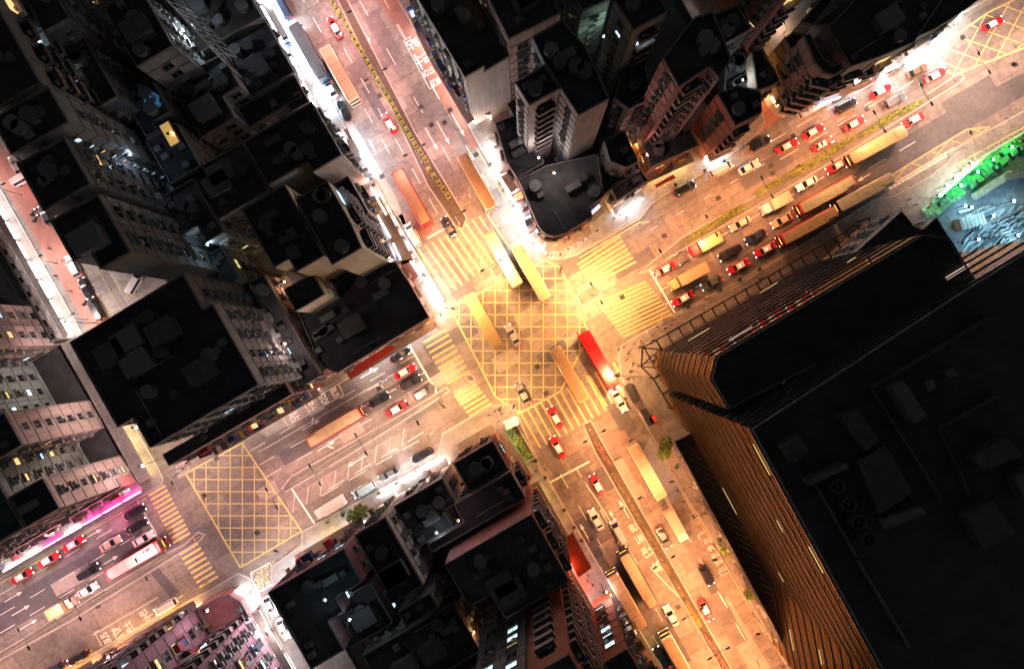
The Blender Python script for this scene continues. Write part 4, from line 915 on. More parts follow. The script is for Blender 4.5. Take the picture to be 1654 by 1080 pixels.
B('dark roofed block at the top left of the upper road', 12, (-193, -113, -652, -556), 'grey', {'e': 'p', 's': 'p'}, signs={'e': .2}, shops={'e': ('cw', 65)}, clutter=6)
B('block with a grid of grey windows left of the cluttered yards', 18, AB((-296, -640), (-200, -640), (-200, -580), (-232, -580), (-232, -540), (-296, -540)), 'grey', {'e': 'p', 's': 'q'}, lit=.1, litk='c', clutter=6, roofm=M_roofd)
B('building at the very top left of the upper road behind the scaffold sign', 14, (-240, -115, -770, -658), 'dim', {'e': 'p', 's': 'p'}, shops={'e': ('c', 85)}, clutter=6)
B('tall dark block behind the scaffold sign at the top edge', 30, (-330, -262, -800, -690), 'grey', {'e': 'p', 's': 'q'}, lit=.05, litk='c', clutter=4)
# west side of the block, between the back lane and the alley
B('big black-roofed block beside the alley above the left yellow box', 35, AB((-641, -362), (-428, -366), (-428, -300), (-410, -300), (-410, -150), (-612, -150), (-612, -205), (-641, -205)), 'grey', {'e': 'p', 's': 'q'}, lit=.06, litk='wc', clutter=9)
B('lower front strip of the big black-roofed block with signs over the kerb', 19, (-600, -372, -131, -110), 'rose', {'s': 'p', 'e': 'q'}, signs={'s': 1.5}, shops={'s': ('wp', 6)}, clutter=3)
B('low roof between the big block and the lit lane', 12, (-345, -316, -300, -112), 'pink', {'e': 'p', 's': 'p'}, shops={'e': ('y', 8)}, clutter=3)
B('small green-lit light well block behind the big black roof', 15, (-420, -352, -372, -312), 'green', {'s': 'q', 'e': 'q'}, lit=.4, litk='cy', clutter=2, roofm=M_roofd)
B('dark slab with a blank grey gable over the parking yard', 45, AB((-572, -546), (-484, -546), (-484, -438), (-540, -438), (-540, -470), (-572, -470)), 'grey', {'s': 'x', 'e': 'q'}, lit=.09, litk='cyc', clutter=4)
B('dark slab with a vertical line of blue-white lit windows at its corner', 45, (-574, -468, -735, -668), 'grey', {'s': 'p', 'e': 'p'}, lit=.05, litcol=True, litk='ccw', clutter=4)
B('dark slab between the lit-window slab and the one with the grey gable', 45, (-574, -486, -652, -564), 'dim', {'s': 'p', 'e': 'q'}, lit=.05, clutter=4)
B('tall dark slab at the very top left corner of the picture', 36, (-466, -385, -1010, -812), 'dim', {'s': 'p', 'e': 'p'}, lit=.06, clutter=3)
B('tower with a bright grid of windows and ledges at the top left', 44, (-560, -476, -940, -745), 'grey', {'s': 'q', 'e': 'b'}, lit=.22, litk='ccw', clutter=4)
B('dark block at the top edge left of the round blue tank', 30, (-470, -380, -800, -665), 'dim', {'e': 'p', 's': 'p'}, lit=.05, clutter=6)
B('dark block carrying the round blue water tank', 23, AB((-372, -665), (-318, -665), (-318, -600), (-350, -600), (-350, -585), (-372, -585)), 'dim', {'s': 'p', 'e': 'p'}, lit=.05, clutter=3)
B('dark block carrying the ochre roof room', 22.7, (-375, -318, -582, -500), 'dim', {'s': 'p', 'e': 'p'}, lit=.05, clutter=3)
B('dark block with a pale cyan-lit light well beside the back lane', 22, AB((-400, -490), (-338, -490), (-338, -390), (-370, -390), (-370, -420), (-400, -420)), 'green', {'s': 'p', 'e': 'p'}, lit=.1, litk='cy', clutter=5)
B('small tiled lodge between the alley and the dark slabs', 10, (-530, -490, -545, -510), 'pink', {'s': 'p', 'e': 'p'}, clutter=1)
# ------------------------------------------------------------ W block
B('pink-walled residential tower, middle wing with two window columns', 27, (-1050, -788, -318, -258), 'pink', {'e': 'p', 's': 'p', 'n': 'p'}, lit=.08)
B('pink-walled residential tower, lower wing with two window columns', 27, (-1050, -786, -196, -140), 'pink', {'e': 'p', 's': 'p', 'n': 'p'}, lit=.08, litk='yw')
B('pink-walled residential tower, upper wing at the left edge', 27, (-1050, -790, -525, -440), 'pink', {'e': 'p', 's': 'p', 'n': 'p'}, lit=.08, litk='cw')
B('green-windowed core block set back behind the pink residential wings', 27.5, (-1300, -852, -700, -142), 'green', {'e': 'p'}, lit=.25, litk='cwy')
B('rimmed low podium under the pink residential wings, along the alley', 3.4, (-1400, -653, -368, -112), 'pink', {'s': 'x'}, signs={}, shops={'e': ('y', 12)}, clutter=0, roofm=M_roofd, canopy=2.0, par=1.1)
B('low grey roof beside the upper part of the pink alley', 5, (-1300, -656, -900, -378), 'grey', {'e': 'p'}, shops={'e': ('wp', 13)}, clutter=14, roofm=M_roofd, canopy=1.2)
B('dark sign-covered facade strip above the magenta shops at the left', 9, (-1300, -684, -136, -119), 'rose', {'s': 'p', 'e': 'x'}, shops={'s': ('mmmwp', 60)}, canopy=2.0, signs={'s': .5}, clutter=1, lit=.2, litk='y')
# ------------------------------------------------------------ S block
B('black-roofed block beside the lower side street', 20, AB((-562, 146), (-421, 146), (-421, 208), (-470, 208), (-470, 235), (-500, 235), (-500, 288), (-562, 288)), 'lilac', {'n': 'q', 'e': 'p'}, lit=.12, litk='c', signs={'n': .8}, shops={'n': ('wy', 14), 'w': ('wc', 50)}, clutter=6)
B('striped dark light well block with small white lights', 14, (-492, -410, 214, 290), 'dim', {'n': 'q', 'w': 'x', 'e': 'q'}, lit=.2, litk='c', clutter=5, roofm=M_roofd)
B('black-roofed block with a pale narrow window wall on its right side', 25, AB((-395, 136), (-338, 136), (-338, 262), (-400, 262), (-400, 240), (-395, 240)), 'pale', {'n': 'q', 'e': 'p'}, lit=.1, litk='w', signs={'n': .6}, shops={'n': ('wp', 45)}, clutter=4)
B('low black roof stepping up behind the bright lower pavement', 17, AB((-318, 128), (-228, 128), (-228, 175), (-250, 175), (-250, 205), (-318, 205)), 'pale', {'n': 'q', 'e': 'q', 'w': 'p'}, lit=.1, litk='c', shops={'n': ('wp', 40)}, signs={'n': .5}, clutter=6)
B('black-roofed corner block right of the yellow railings', 17, (-200, -127, 117, 170), 'brick', {'n': 'q', 'e': 'q', 'w': 'q'}, lit=.15, litk='wc', shops={'e': ('yw', 12), 'n': ('y', 5)}, clutter=4)
B('black-roofed middle block behind the corner block', 19, AB((-232, 174), (-126, 174), (-126, 224), (-300, 224), (-300, 208), (-232, 208)), 'pink', {'n': 'q', 'e': 'b'}, lit=.05, litk='c', signs={'e': 1.2}, shops={'e': ('yo', 6)}, clutter=7)
B('larger black-roofed block with a rose wall rising above the middle block', 27, AB((-292, 250), (-130, 250), (-130, 375), (-250, 375), (-250, 330), (-292, 330)), 'rose', {'n': 'x', 'e': 'b'}, lit=.05, litk='c', signs={'e': 1.2}, shops={'e': ('yo', 6)}, clutter=12)
B('grey low building with faint lit stair between the side street and the towers', 18, AB((-480, 310), (-310, 310), (-310, 400), (-400, 400), (-400, 430), (-480, 430)), 'dim', {'n': 'p', 'e': 'p'}, lit=.06, clutter=9, roofm=M_roofd)
B('narrow dark slab beside the lit stair at the bottom edge', 24, (-395, -335, 278, 306), 'grey', {'n': 'p', 'e': 'p'}, lit=.05, clutter=3)
building('tall tower with lit windows in columns at the bottom of the picture', 46, [(761, 1129), (848, 1079), (900, 1180), (820, 1240)], 'dim', {'n': 'q', 'e': 'p'}, lit=.35, litk='ccyw')
building('tall balconied tower with stacked ledges at the bottom beside the red awning', 47, [(851, 1091), (919, 1052), (1010, 1210), (900, 1280)], 'brick', {'n': 'b', 'e': 'b'}, lit=.06, litk='y', signs={'e': .3}, shops={'e': ('rp', 20)})
building('brick-red walled low building with small lit windows at the bottom by the kerb', 27, [(968, 1071), (1012, 1044), (1110, 1210), (1060, 1240)], 'brick', {'n': 'q', 'e': 'p', 'w': 'x'}, lit=.35, litk='c', signs={'e': 1.3}, shops={'e': ('y', 4)})
# ------------------------------------------------------------ SW block
B('tall lilac building with ribbed ledges at the corner of the lower side street', 33, AB((-1060, 138), (-846, 138), (-846, 205), (-756, 205), (-756, 620), (-1060, 620)), 'lilac', {'n': 'b', 'e': 'q'}, lit=.14, litk='cyw', shops={'n': ('o', 16), 'e': ('pw', 8)}, signs={'n': .5, 'e': .8}, clutter=8)
B('purple-walled building with black roof cut by the bottom left edge', 29, (-1500, -1050, 134, 600), 'rose', {'n': 'b', 'e': 'p'}, lit=.1, litk='cy', shops={'n': ('oy', 20)}, signs={'n': .5}, clutter=5)
B('rose terrace with a dark void at the rounded street corner', 4.5, AB((-676, 112), (-640, 112), (-618, 118), (-607, 136), (-607, 164), (-676, 164)), 'rose', {'n': 'x', 'e': 'x'}, shops={'e': ('wc', 18)}, clutter=1, roofm=mat('terrace_rose', (.34, .16, .15), .8, noise=.3, scale=1), canopy=0)
building('added dark filler roofs in the middle of the upper right block', 4, AB((160, -900), (488, -900), (488, -190), (160, -190)), 'dim', {}, clutter=30, roofm=M_roofd, par=.3)  # low filler roofs added to keep the gaps between buildings dark
building('added dark filler roofs behind the stepped terraces at the far upper right', 4.5, AB((578, -900), (1080, -900), (1080, -175), (578, -175)), 'dim', {}, clutter=20, roofm=M_roofd, par=.3)
building('added dark filler roofs in the strip between the back lane and the upper road', 4, AB((-286, -860), (-135, -860), (-135, -215), (-286, -215)), 'dim', {}, clutter=24, roofm=M_roofd, par=.3)
building('added dark filler roofs in the strip between the alley yard and the back lane', 4, AB((-460, -860), (-322, -860), (-322, -290), (-460, -290)), 'dim', {}, clutter=24, roofm=M_roofd, par=.3)
building('added dark filler roofs in the middle of the lower block', 4, AB((-500, 150), (-150, 150), (-150, 620), (-500, 620)), 'dim', {}, clutter=26, roofm=M_roofd, par=.3)
# ------------------------------------------------------------ SE block
building('gold and black glass tower with chamfered corner at the right of the junction', 48, [(1158, 576), (1278, 505), (1490, 379), (1532, 384), (1575, 457), (1178, 660), (1149, 611)], 'glassy', {'w': 'g', 'n': 'G'}, clutter=0, par=.4)
BT = building('huge black-roofed tower with long gold striped facade along the lower road', 58, [(1213, 692), (1560, 466), (1700, 380), (2300, 1000), (1500, 1350), (1460, 1146)], 'glassy', {'w': 'g', 'n': 'G'}, clutter=0, par=.5, roofm=M_roofb)
PD = building('low dark podium with diagonal ribs between the gold facade and the lower road', 8, [(1088, 712), (1130, 692), (1232, 880), (1400, 1180), (1350, 1200), (1136, 802)], 'dim', {'w': 'q'}, clutter=0, roofm=mat('podium_roof', (.05, .04, .045), .6, noise=.4, scale=1.5), canopy=0)
def roofpart(t, z, name, pts, h, m, cyl=False):
    w = [P(x, y, z + h) - t.location for x, y in pts]; zz = z - t.location.z + .03; mb = MB()
    if cyl:
        c = w[0]; r = (w[1] - w[0]).length
        mb.loft([[(c.x + math.cos(k * .314) * q, c.y + math.sin(k * .314) * q, zz + y) for k in range(20)] for q, y in ((r, 0), (r, h), (r * .85, h), (r * .85, h * .5))], cap1=False)
        mb.bar((c.x, c.y, zz), (c.x, c.y, zz + h * .9), r * .2, n=10)
        for k in range(5): mb.box((c.x + math.cos(k * 1.256) * r * .5, c.y + math.sin(k * 1.256) * r * .5, zz + h * .7), (r * .7, .35, .06), k * 1.256)
    else:
        poly = [(p.x, p.y) for p in w]; ar = sum(poly[i - 1][0] * poly[i][1] - poly[i][0] * poly[i - 1][1] for i in range(len(poly)))
        mb.prism(poly if ar > 0 else poly[::-1], zz, zz + h)
    return mb.build(name, m, t)
M_rg = mat('roof_plant_grey', (.10, .095, .1), .8, noise=.3, scale=1); M_rg2 = mat('roof_plant_dim', (.06, .055, .062), .8, noise=.3, scale=1)
for px, py in ((1354, 786), (1372, 815), (1388, 844), (1404, 872)): roofpart(BT, 58, 'cooling_fan', [(px, py), (px + 12, py)], 2, M_rg2, True)
for n_, pts, h, m in (('plant_room', [(1440, 625), (1460, 615), (1498, 672), (1476, 684)], 2.5, M_rg), ('roof_slab', [(1570, 738), (1625, 705), (1652, 735), (1588, 760)], 2, M_rg2), ('lift_house', [(1264, 722), (1292, 704), (1306, 728), (1282, 748)], 3, M_rg2), ('plant_room', [(1358, 672), (1385, 660), (1420, 710), (1400, 728), (1375, 700)], 2, M_rg2),
    ('plant_deck', [(1385, 745), (1430, 718), (1475, 795), (1420, 830)], 1.2, M_rg2), ('ventilation_box', [(1493, 618), (1506, 612), (1513, 625), (1500, 632)], 1.2, M_rg), ('ventilation_box', [(1527, 600), (1540, 594), (1547, 606), (1534, 612)], 1.2, M_rg), ('louvre_bank', [(1302, 776), (1365, 748), (1372, 754), (1308, 785)], 2, M_rg),
    ('roof_upstand', [(1318, 785), (1321, 783), (1386, 898), (1383, 900)], .8, M_rg), ('roof_upstand', [(1384, 905), (1388, 903), (1472, 1044), (1468, 1046)], .8, M_rg), ('roof_upstand', [(1405, 625), (1600, 510), (1602, 513), (1409, 629)], 1, M_rg2), ('roof_upstand', [(1405, 625), (1409, 625), (1520, 800), (1516, 802)], 1, M_rg2), ('roof_upstand', [(1515, 690), (1618, 634), (1620, 637), (1519, 693)], .8, M_rg2), ('roof_upstand', [(1515, 690), (1519, 692), (1570, 800), (1566, 800)], .8, M_rg2),
    ('roof_slab', [(1420, 840), (1490, 818), (1496, 828), (1430, 855)], 1.5, M_rg), ('plant_room', [(1560, 830), (1605, 808), (1640, 860), (1590, 890)], 2, M_rg2), ('roof_slab', [(1640, 770), (1680, 750), (1700, 790), (1655, 810)], 2, M_rg)):
    roofpart(BT, 58, n_, pts, h, m)
for k in range(34):
    a = lerp((1092, 714), (1330, 1130), k / 33); roofpart(PD, 8, 'roof_rib', [(a[0] + 6, a[1] + 2), (a[0] + 8, a[1]), (a[0] + 46, a[1] + 22), (a[0] + 45, a[1] + 24)], .25, M_rg)
building('low grey rimmed podium end beside the building site', 16, [(1330, 452), (1452, 342), (1472, 366), (1486, 372), (1508, 352), (1545, 412), (1500, 430)], 'dim', {'n': 'q', 'w': 'p'}, clutter=0, par=1.0, roofm=M_roofd)
# pergola canopy around the glass tower
def pergola(pts, label, wd=3.4, z=5.2):
    c0 = P(*pts[0], z); t = thing('glass_canopy', label, 'canopy', (c0.x, c0.y, .14)); mb = MB()
    def q(p): v = P(*p, z) - c0; return Vector((v.x, v.y, z - .14))
    for a, b in zip(pts[:-1], pts[1:]):
        A, B = q(a), q(b); d = (B - A).normalized(); n = Vector((-d.y, d.x, 0)); L = (B - A).length; ang = math.atan2(d.y, d.x)
        for o in (0, -wd): c = (A + B) / 2 + n * o; mb.box(tuple(c), (L, .28, .35), ang)
        k = max(1, int(L / 2.3))
        for i in range(k + 1): c = A + d * (L * i / k) - n * wd / 2; mb.box((c.x, c.y, c.z + .02), (.26, wd, .3), ang)
    mb.build('canopy_beams', M_dark, t); mb = MB()
    for p in pts: A = q(p); mb.bar((A.x, A.y, 0), tuple(A), .15)
    mb.build('canopy_posts', M_dark, t)
pergola([(1040, 560), (1060, 549), (1240, 447), (1402, 352)], 'dark ladder-like canopy frame running along the pavement below the bus queue')
pergola([(1084, 660), (1056, 612), (1036, 592), (1038, 562)], 'dark glazed canopy frame wrapped around the foot of the gold corner')
# ------------------------------------------------------------ windows: keep those a camera near here could see
bvh = BVHTree.FromPolygons(BV, BF)
eyes = [Vector((x, y, H)) for x, y in ((0, 0), (12, 0), (-12, 0), (0, 12), (0, -12))]
per = {}
for c in CAND:
    t, me, loc, ang, nm, nn = c
    p = Vector((loc[0] + t.location.x, loc[1] + t.location.y, loc[2] + t.location.z)) + nn * .3
    s = F / (H - p.z); px, py = NX + p.x * s, NY - p.y * s
    if not (-40 < px < 1694 and -40 < py < 1120): continue
    vis = 0
    for e in eyes:
        d = e - p
        if nn.dot(d) <= 0: continue
        if bvh.ray_cast(p, d.normalized(), d.length - 1)[0] is None: vis += 1
    if vis: per.setdefault(t.name, []).append((nn.dot(eyes[0] - p) / (eyes[0] - p).length ** 3 * (1 if vis > 1 else .5), c))
for tn, L in per.items():
    L.sort(key=lambda q: -q[0]); t = bpy.data.objects[tn]
    for sc, c in L[:96]: obj(c[4], c[1], t, c[2], c[3])
    if len(L) > 96:
        mb = MB(); mts = []; 
        for sc, c in L[96:]:
            me = c[1]; M = Matrix.Translation(c[2]) @ Matrix.Rotation(c[3], 4, 'Z'); n = len(mb.v)
            mb.v += [tuple(M @ v.co) for v in me.vertices]; mp = []
            for m in me.materials:
                if m not in mts: mts.append(m)
                mp.append(mts.index(m))
            for p in me.polygons: mb.f.append(tuple(n + i for i in p.vertices)); mb.m.append(mp[p.material_index])
        o = mb.build('window_rows', mts, t); o['kind'] = 'stuff'
print('windows', sum(min(96, len(L)) for L in per.values()), 'buildings', NB)
# ------------------------------------------------------------ street lamps
def lamp(px, py, ang, col, power, label, arms=2, reach=1.7, h=9.5):
    c = P(px, py, 0); key = ('lamp', arms, col, power, reach, h)
    if key not in protos:
        t = obj('street_lamp', None); protos[key] = t
        mb = MB(); mb.bar((0, 0, 0), (0, 0, h), .11, r2=.06, n=8); mb.bar((0, 0, 0), (0, 0, .5), .2, n=8); mb.build('pole', M_steel, t)
        for s in ((-1, 1) if arms == 2 else (1,)):
            mb = MB(); mb.bar((0, 0, h - .4), (s * reach, 0, h), .05, r2=.035); mb.build('arm', M_steel, t)
            mb = MB(); mb.loft([[(x + s * (reach + .3), y, z) for x, y in sup(.95 * k, .36 * k, 3, 14)] for z, k in ((h - .06, 1), (h + .03, 1), (h + .1, .7))]); hd = mb.build('lamp_head', M_dark, t)
            mb = MB(); mb.box((s * (reach + .3), 0, h - .08), (.7, .26, .04)); mb.build('lamp_lens', mat('lens_%.2f_%.2f' % (col[1], col[2]), (.8, .8, .8), .5, emit=col, es=40), hd)
            l = bpy.data.lights.new('bulb', 'AREA'); l.shape = 'DISK'; l.size = .6; l.energy = power * KP.get(col, .7); l.color = col
            obj('bulb', l, t, (s * (reach + .3), 0, h - .14))
        o = t
    else: o = copy_tree(protos[key])
    o.location = (c.x, c.y, .15); o.rotation_euler = (0, 0, ang); tag(o, label, 'street lamp', 'street lamps')
    return o
OR = (1, .38, .15); PK = (1, .50, .48); NE_ = (1, .58, .42); FL = (1, .58, .56); WH = (1, .82, .78); YE = (1, .47, .18)
KP = {OR: .76, PK: .6, NE_: .74, FL: .82, WH: 2.2, YE: 1.3}
for args in ((548, 16, A2, PK, 2600, 'double-armed street lamp in the planter median at the top edge'), (569, 61, A2, PK, 2600, 'double-armed street lamp in the planter median beside the pinkish taxi'),
    (622, 148, A2, PK, 2400, 'double-armed street lamp in the planter median next to the orange-roofed bus'), (681, 262, A2, PK, 2600, 'double-armed street lamp where the planter median breaks'), (742, 362, A2, OR, 2600, 'double-armed street lamp on the nose of the upper median by the crossing')): lamp(*args)
lamp(797, 436, A2, YE, 3400, 'double-armed street lamp on the small island at the upper crossing')
lamp(956, 478, A1, YE, 3800, 'double-armed street lamp on the oval island right of the yellow box')
lamp(953, 694, A2, OR, 3800, 'double-armed street lamp on the nose of the lower median')
for px, py, c, w, l in ((1008, 795, OR, 3000, 'by the peach-roofed bus'), (1058, 884, OR, 2800, 'beside the BUS LANE lettering'), (1102, 962, OR, 2800, 'near the end of the white diagonal line'), (1141, 1022, OR, 2800, 'in the reddish shrubs near the bottom'), (1170, 1076, OR, 2600, 'cut by the bottom edge')):
    lamp(px, py, A2, c, w, 'double-armed street lamp on the lower median ' + l)
for px, py, c, w, l in ((1060, 428, OR, 2800, 'nearest the crossing'), (1130, 376, OR, 2400, 'opposite the beige car'), (1214, 318, OR, 2600, 'in the gap of the hedge'), (1305, 266, OR, 2600, 'beside the long hedge'), (1384, 219, OR, 2400, 'between the two far hedges'), (1455, 178, NE_, 2400, 'beside the dark suv'), (1542, 130, NE_, 3000, 'at the far nose'), (1640, 75, NE_, 2600, 'beyond the far nose')):
    lamp(px, py, A1, c, w, 'double-armed street lamp on the right median ' + l)
for px, py, c, w, l in ((678, 660, NE_, 1900, 'beside the dark grey car'), (600, 706, NE_, 1500, 'behind the red taxi in the median lane'), (530, 752, NE_, 1500, 'between the gold-roofed bus and the hatched lane'), (465, 788, PK, 1500, 'at the far nose')):
    lamp(px, py, A1, c, w, 'double-armed street lamp on the left median ' + l)
for px, py, c, w, l in ((268, 895, FL, 1300, 'by the far left crossing'), (168, 955, FL, 1300, 'behind the white-roofed bus'), (90, 1000, FL, 1200, 'beside the small yellow truck'), (20, 1044, FL, 1200, 'at the left edge')):
    lamp(px, py, A1, c, w, 'double-armed street lamp on the far left median ' + l)
lamp(714, 640, R(-40), YE, 3000, 'single-armed street lamp at the left crossing railing', 1, 1.5)
lamp(722, 498, R(-10), YE, 3200, 'single-armed street lamp on the rounded left corner', 1, 1.8)
lamp(1003, 606, R(170), YE, 3600, 'single-armed street lamp on the curved right corner', 1, 1.8)
lamp(825, 665, R(70), YE, 3200, 'single-armed street lamp on the lower corner of the junction', 1, 1.8)
lamp(905, 425, R(-100), YE, 3200, 'single-armed street lamp at the rounded upper corner of the junction', 1, 1.8)
lamp(487, 873, R(160), NE_, 1700, 'single-armed street lamp at the right corner of the left yellow box', 1, 1.8)
lamp(306, 750, R(-60), NE_, 1700, 'single-armed street lamp at the left corner of the left yellow box', 1, 1.8)
lamp(1085, 760, R(190), OR, 2200, 'single-armed street lamp on the lower right pavement by the bus bay', 1, 1.6)
lamp(1150, 878, R(190), OR, 2400, 'single-armed street lamp on the lower right pavement by the round tree', 1, 1.6)
lamp(1215, 990, R(190), OR, 2400, 'single-armed street lamp on the lower right pavement near the bottom', 1, 1.6)
lamp(1262, 1075, R(190), OR, 2400, 'single-armed street lamp on the lower right pavement at the bottom edge', 1, 1.6)
lamp(1625, 190, R(120), NE_, 3400, 'single-armed street lamp on the right kerb at the right edge', 1, 1.8)
lamp(1530, 250, R(120), NE_, 2200, 'single-armed street lamp on the right kerb by the building site', 1, 1.8)
lamp(92, 425, R(30), WH, 650, 'single-armed street lamp in the middle of the pink alley', 1, 1.2, 7)
lamp(142, 515, R(30), WH, 800, 'single-armed street lamp low in the pink alley', 1, 1.2, 7)
lamp(35, 315, R(30), PK, 1200, 'single-armed street lamp at the upper end of the pink alley', 1, 1.2, 7)
lamp(1252, 70, R(120), (1, .6, .35), 1500, 'single-armed street lamp halfway up the bright side street', 1, 1.2, 7)
lamp(1228, 20, R(120), WH, 1500, 'single-armed street lamp at the top of the bright side street', 1, 1.2, 7)
lamp(445, 990, R(-60), WH, 500, 'single-armed street lamp in the lower side street', 1, 1.2, 7)
lamp(200, 1018, R(-60), OR, 1700, 'single-armed street lamp above the orange bus stop lettering', 1, 1.6, 8)
# lanterns, added fill lamps and floodlights that light alleys, walls and the site
def flood(px, py, z, col, power, label, size=.5, aim=None, name='floodlight', es=30):
    p = P(px, py, z); t = thing(name, label, 'floodlight', (p.x, p.y, .1))
    zz = p.z - .1
    mb = MB(); mb.bar((0, 0, 0), (0, 0, zz), .06); mb.build('mast', M_dark, t)
    mb = MB(); mb.box((0, 0, zz + .12), (.55, .4, .18)); mb.build('housing', M_dark, t)
    mb = MB(); mb.bar((.32, 0, zz + .1), (.62, 0, zz + .22), .22, r2=.26, n=12); mb.build('lens', mat('flood_%.2f' % col[0] + '%g' % es, (.9, .9, .9), .5, emit=col, es=es), t)
    l = bpy.data.lights.new('bulb', 'POINT'); l.energy = power; l.color = col; l.shadow_soft_size = .12; obj('bulb', l, t, (.8, 0, zz - .1))
BW = (.42, .78, 1); GR = (.06, 1, .22)
for i, (px, py, z, c, w) in enumerate(((1565, 335, 4, BW, 1100), (1601, 349, 4, BW, 1100), (1633, 325, 4, BW, 1000), (1576, 387, 4, BW, 1100), (1555, 333, 2.5, BW, 500), (1640, 380, 3, BW, 1100))):
    flood(px, py, z, c, w, 'white floodlight in the building site, ' + ['upper left one by the green hoarding', 'middle one of the bright three', 'uppermost right one', 'lowest one near the black tower', 'small one against the hoarding', 'one at the right edge'][i])
for i, (px, py, w) in enumerate(((1514, 316, 500), (1526, 300, 500), (1540, 288, 500), (1553, 275, 500), (1566, 264, 500))):
    flood(px, py, 3, (.8, 1, .85), w, 'white lamp on the outer face of the green hoarding, ' + ['first from the podium', 'second from the podium', 'third from the podium', 'fourth from the podium', 'farthest from the podium'][i], name='hoarding_lamp')
for i, (px, py) in enumerate(((1548, 300), (1575, 278), (1600, 258), (1630, 238))):
    flood(px, py, 3, GR, 420, 'green lamp behind the hoarding, ' + ['lowest', 'second from the lowest', 'third from the lowest', 'at the right edge'][i], name='green_lamp')
# lanterns and added fill lamps inside the blocks (light wells, yards and lanes seen glowing in the photograph)
for i, (px, py, z, c, w, l) in enumerate(((982, 192, 6, (1, .4, .08), 900, 'orange lantern in the narrow lane behind the grey tower'), (1012, 238, 5, (1, .45, .12), 600, 'orange lantern lower in the narrow lane'), (1036, 262, 4, (.8, .9, 1), 700, 'white lantern where the narrow lane meets the lay-by'),
    (505, 545, 7, (1, .62, .45), 1000, 'pinkish lantern in the lane left of the low corner building'), (455, 455, 7, (1, .55, .35), 500, 'warm lantern at the upper end of the lane left of the corner building'), (525, 600, 4, (.75, .88, 1), 900, 'white lantern at the lane mouth on the left road'),
    (240, 158, 24, (.4, .75, 1), 250, 'blue-white lantern above the round blue tank'), (272, 216, 24, (1, .6, .2), 260, 'yellow lantern over the ochre roof room'), (348, 258, 20, (1, .5, .3), 180, 'warm lantern in the small dark yard'), (130, 85, 26, (.5, .75, 1), 500, 'cold lantern by the grid of top left windows'),
    (205, 250, 30, (.5, .7, 1), 350, 'cold lantern below the line of lit windows'), (330, 395, 22, (.5, .8, 1), 250, 'cold lantern in the pale light well'), (315, 560, 15, (.6, .9, .6), 300, 'green-white lantern in the light well above the big black roof'), (455, 555, 18, (1, .75, .7), 900, 'pinkish lantern beside the window wall of the big block'),
    (290, 50, 22, (.7, .85, 1), 1200, 'cold floodlight on the scaffold sign at the top'), (410, 320, 20, (1, .9, .8), 200, 'pale lantern in the yard under the pinkish gable'), (520, 330, 28, (1, .7, .45), 160, 'warm lantern near the tan gable'),
    (1152, 110, 18, (.7, .85, 1), 260, 'cold lantern in the yard with white tanks'), (970, 60, 20, (.7, 1, .8), 400, 'greenish lantern in the well near the top'), (985, 130, 10, (.2, 1, .3), 200, 'green lantern on the courtyard floor'), (1195, 130, 12, (.8, .9, 1), 300, 'white lantern on the yard roof beside the side street'), (1280, 55, 8, (1, .5, .15), 1500, 'orange floodlight on the annex above the side street'),
    (520, 968, 26, (.5, .8, .9), 180, 'cyan lantern on the stair hut of the side street block'), (560, 1000, 22, (.7, .85, 1), 250, 'cold lantern over the striped light well'), (735, 840, 24, (1, .6, .6), 200, 'rose lantern over the long ledge'), (700, 860, 20, (.7, .9, 1), 150, 'white lantern in the light well beside the ledge'), (830, 1000, 20, (1, .7, .2), 500, 'yellow lantern at the foot of the bottom tower'), (760, 1020, 18, (1, .5, .2), 250, 'amber lantern on the low dark roof'),
    (215, 690, 14, (1, .72, .66), 6500, 'added pinkish fill lamp for the pink residential wings'), (170, 610, 14, (1, .75, .7), 5500, 'added pale fill lamp for the upper light well of the pink wings'), (226, 752, 12, (1, .62, .66), 3800, 'added rosy fill lamp for the lowest pink wing'), (105, 520, 12, (1, .8, .75), 3600, 'added pale fill lamp for the upper pink wing'),  # fill lamps added to brighten the pink wing walls
    (912, 918, 7, (1, .12, .03), 700, 'red lantern on the wall beside the red-brown awning'), (975, 955, 5, (1, .8, .75), 900, 'bright white lantern in the gap below the red-brown awning'), (865, 255, 20, (1, .85, .85), 900, 'pale lantern lighting the left face of the pale tower'), (890, 280, 18, (1, .8, .7), 500, 'pale lantern below the front of the pale tower'), (1040, 250, 16, (1, .5, .45), 600, 'rosy lantern at the foot of the rose-tiled tower'), (400, 1000, 12, (1, .6, .7), 500, 'pink lantern over the rose terrace'), (330, 985, 12, (1, .55, .7), 900, 'pink lantern over the slotted building'), (170, 1060, 16, (1, .6, .7), 500, 'pink lantern over the purple-walled building'))):
    flood(px, py, z, c, w, l, name='lantern_fill_lamp', es=.6, size=.8)
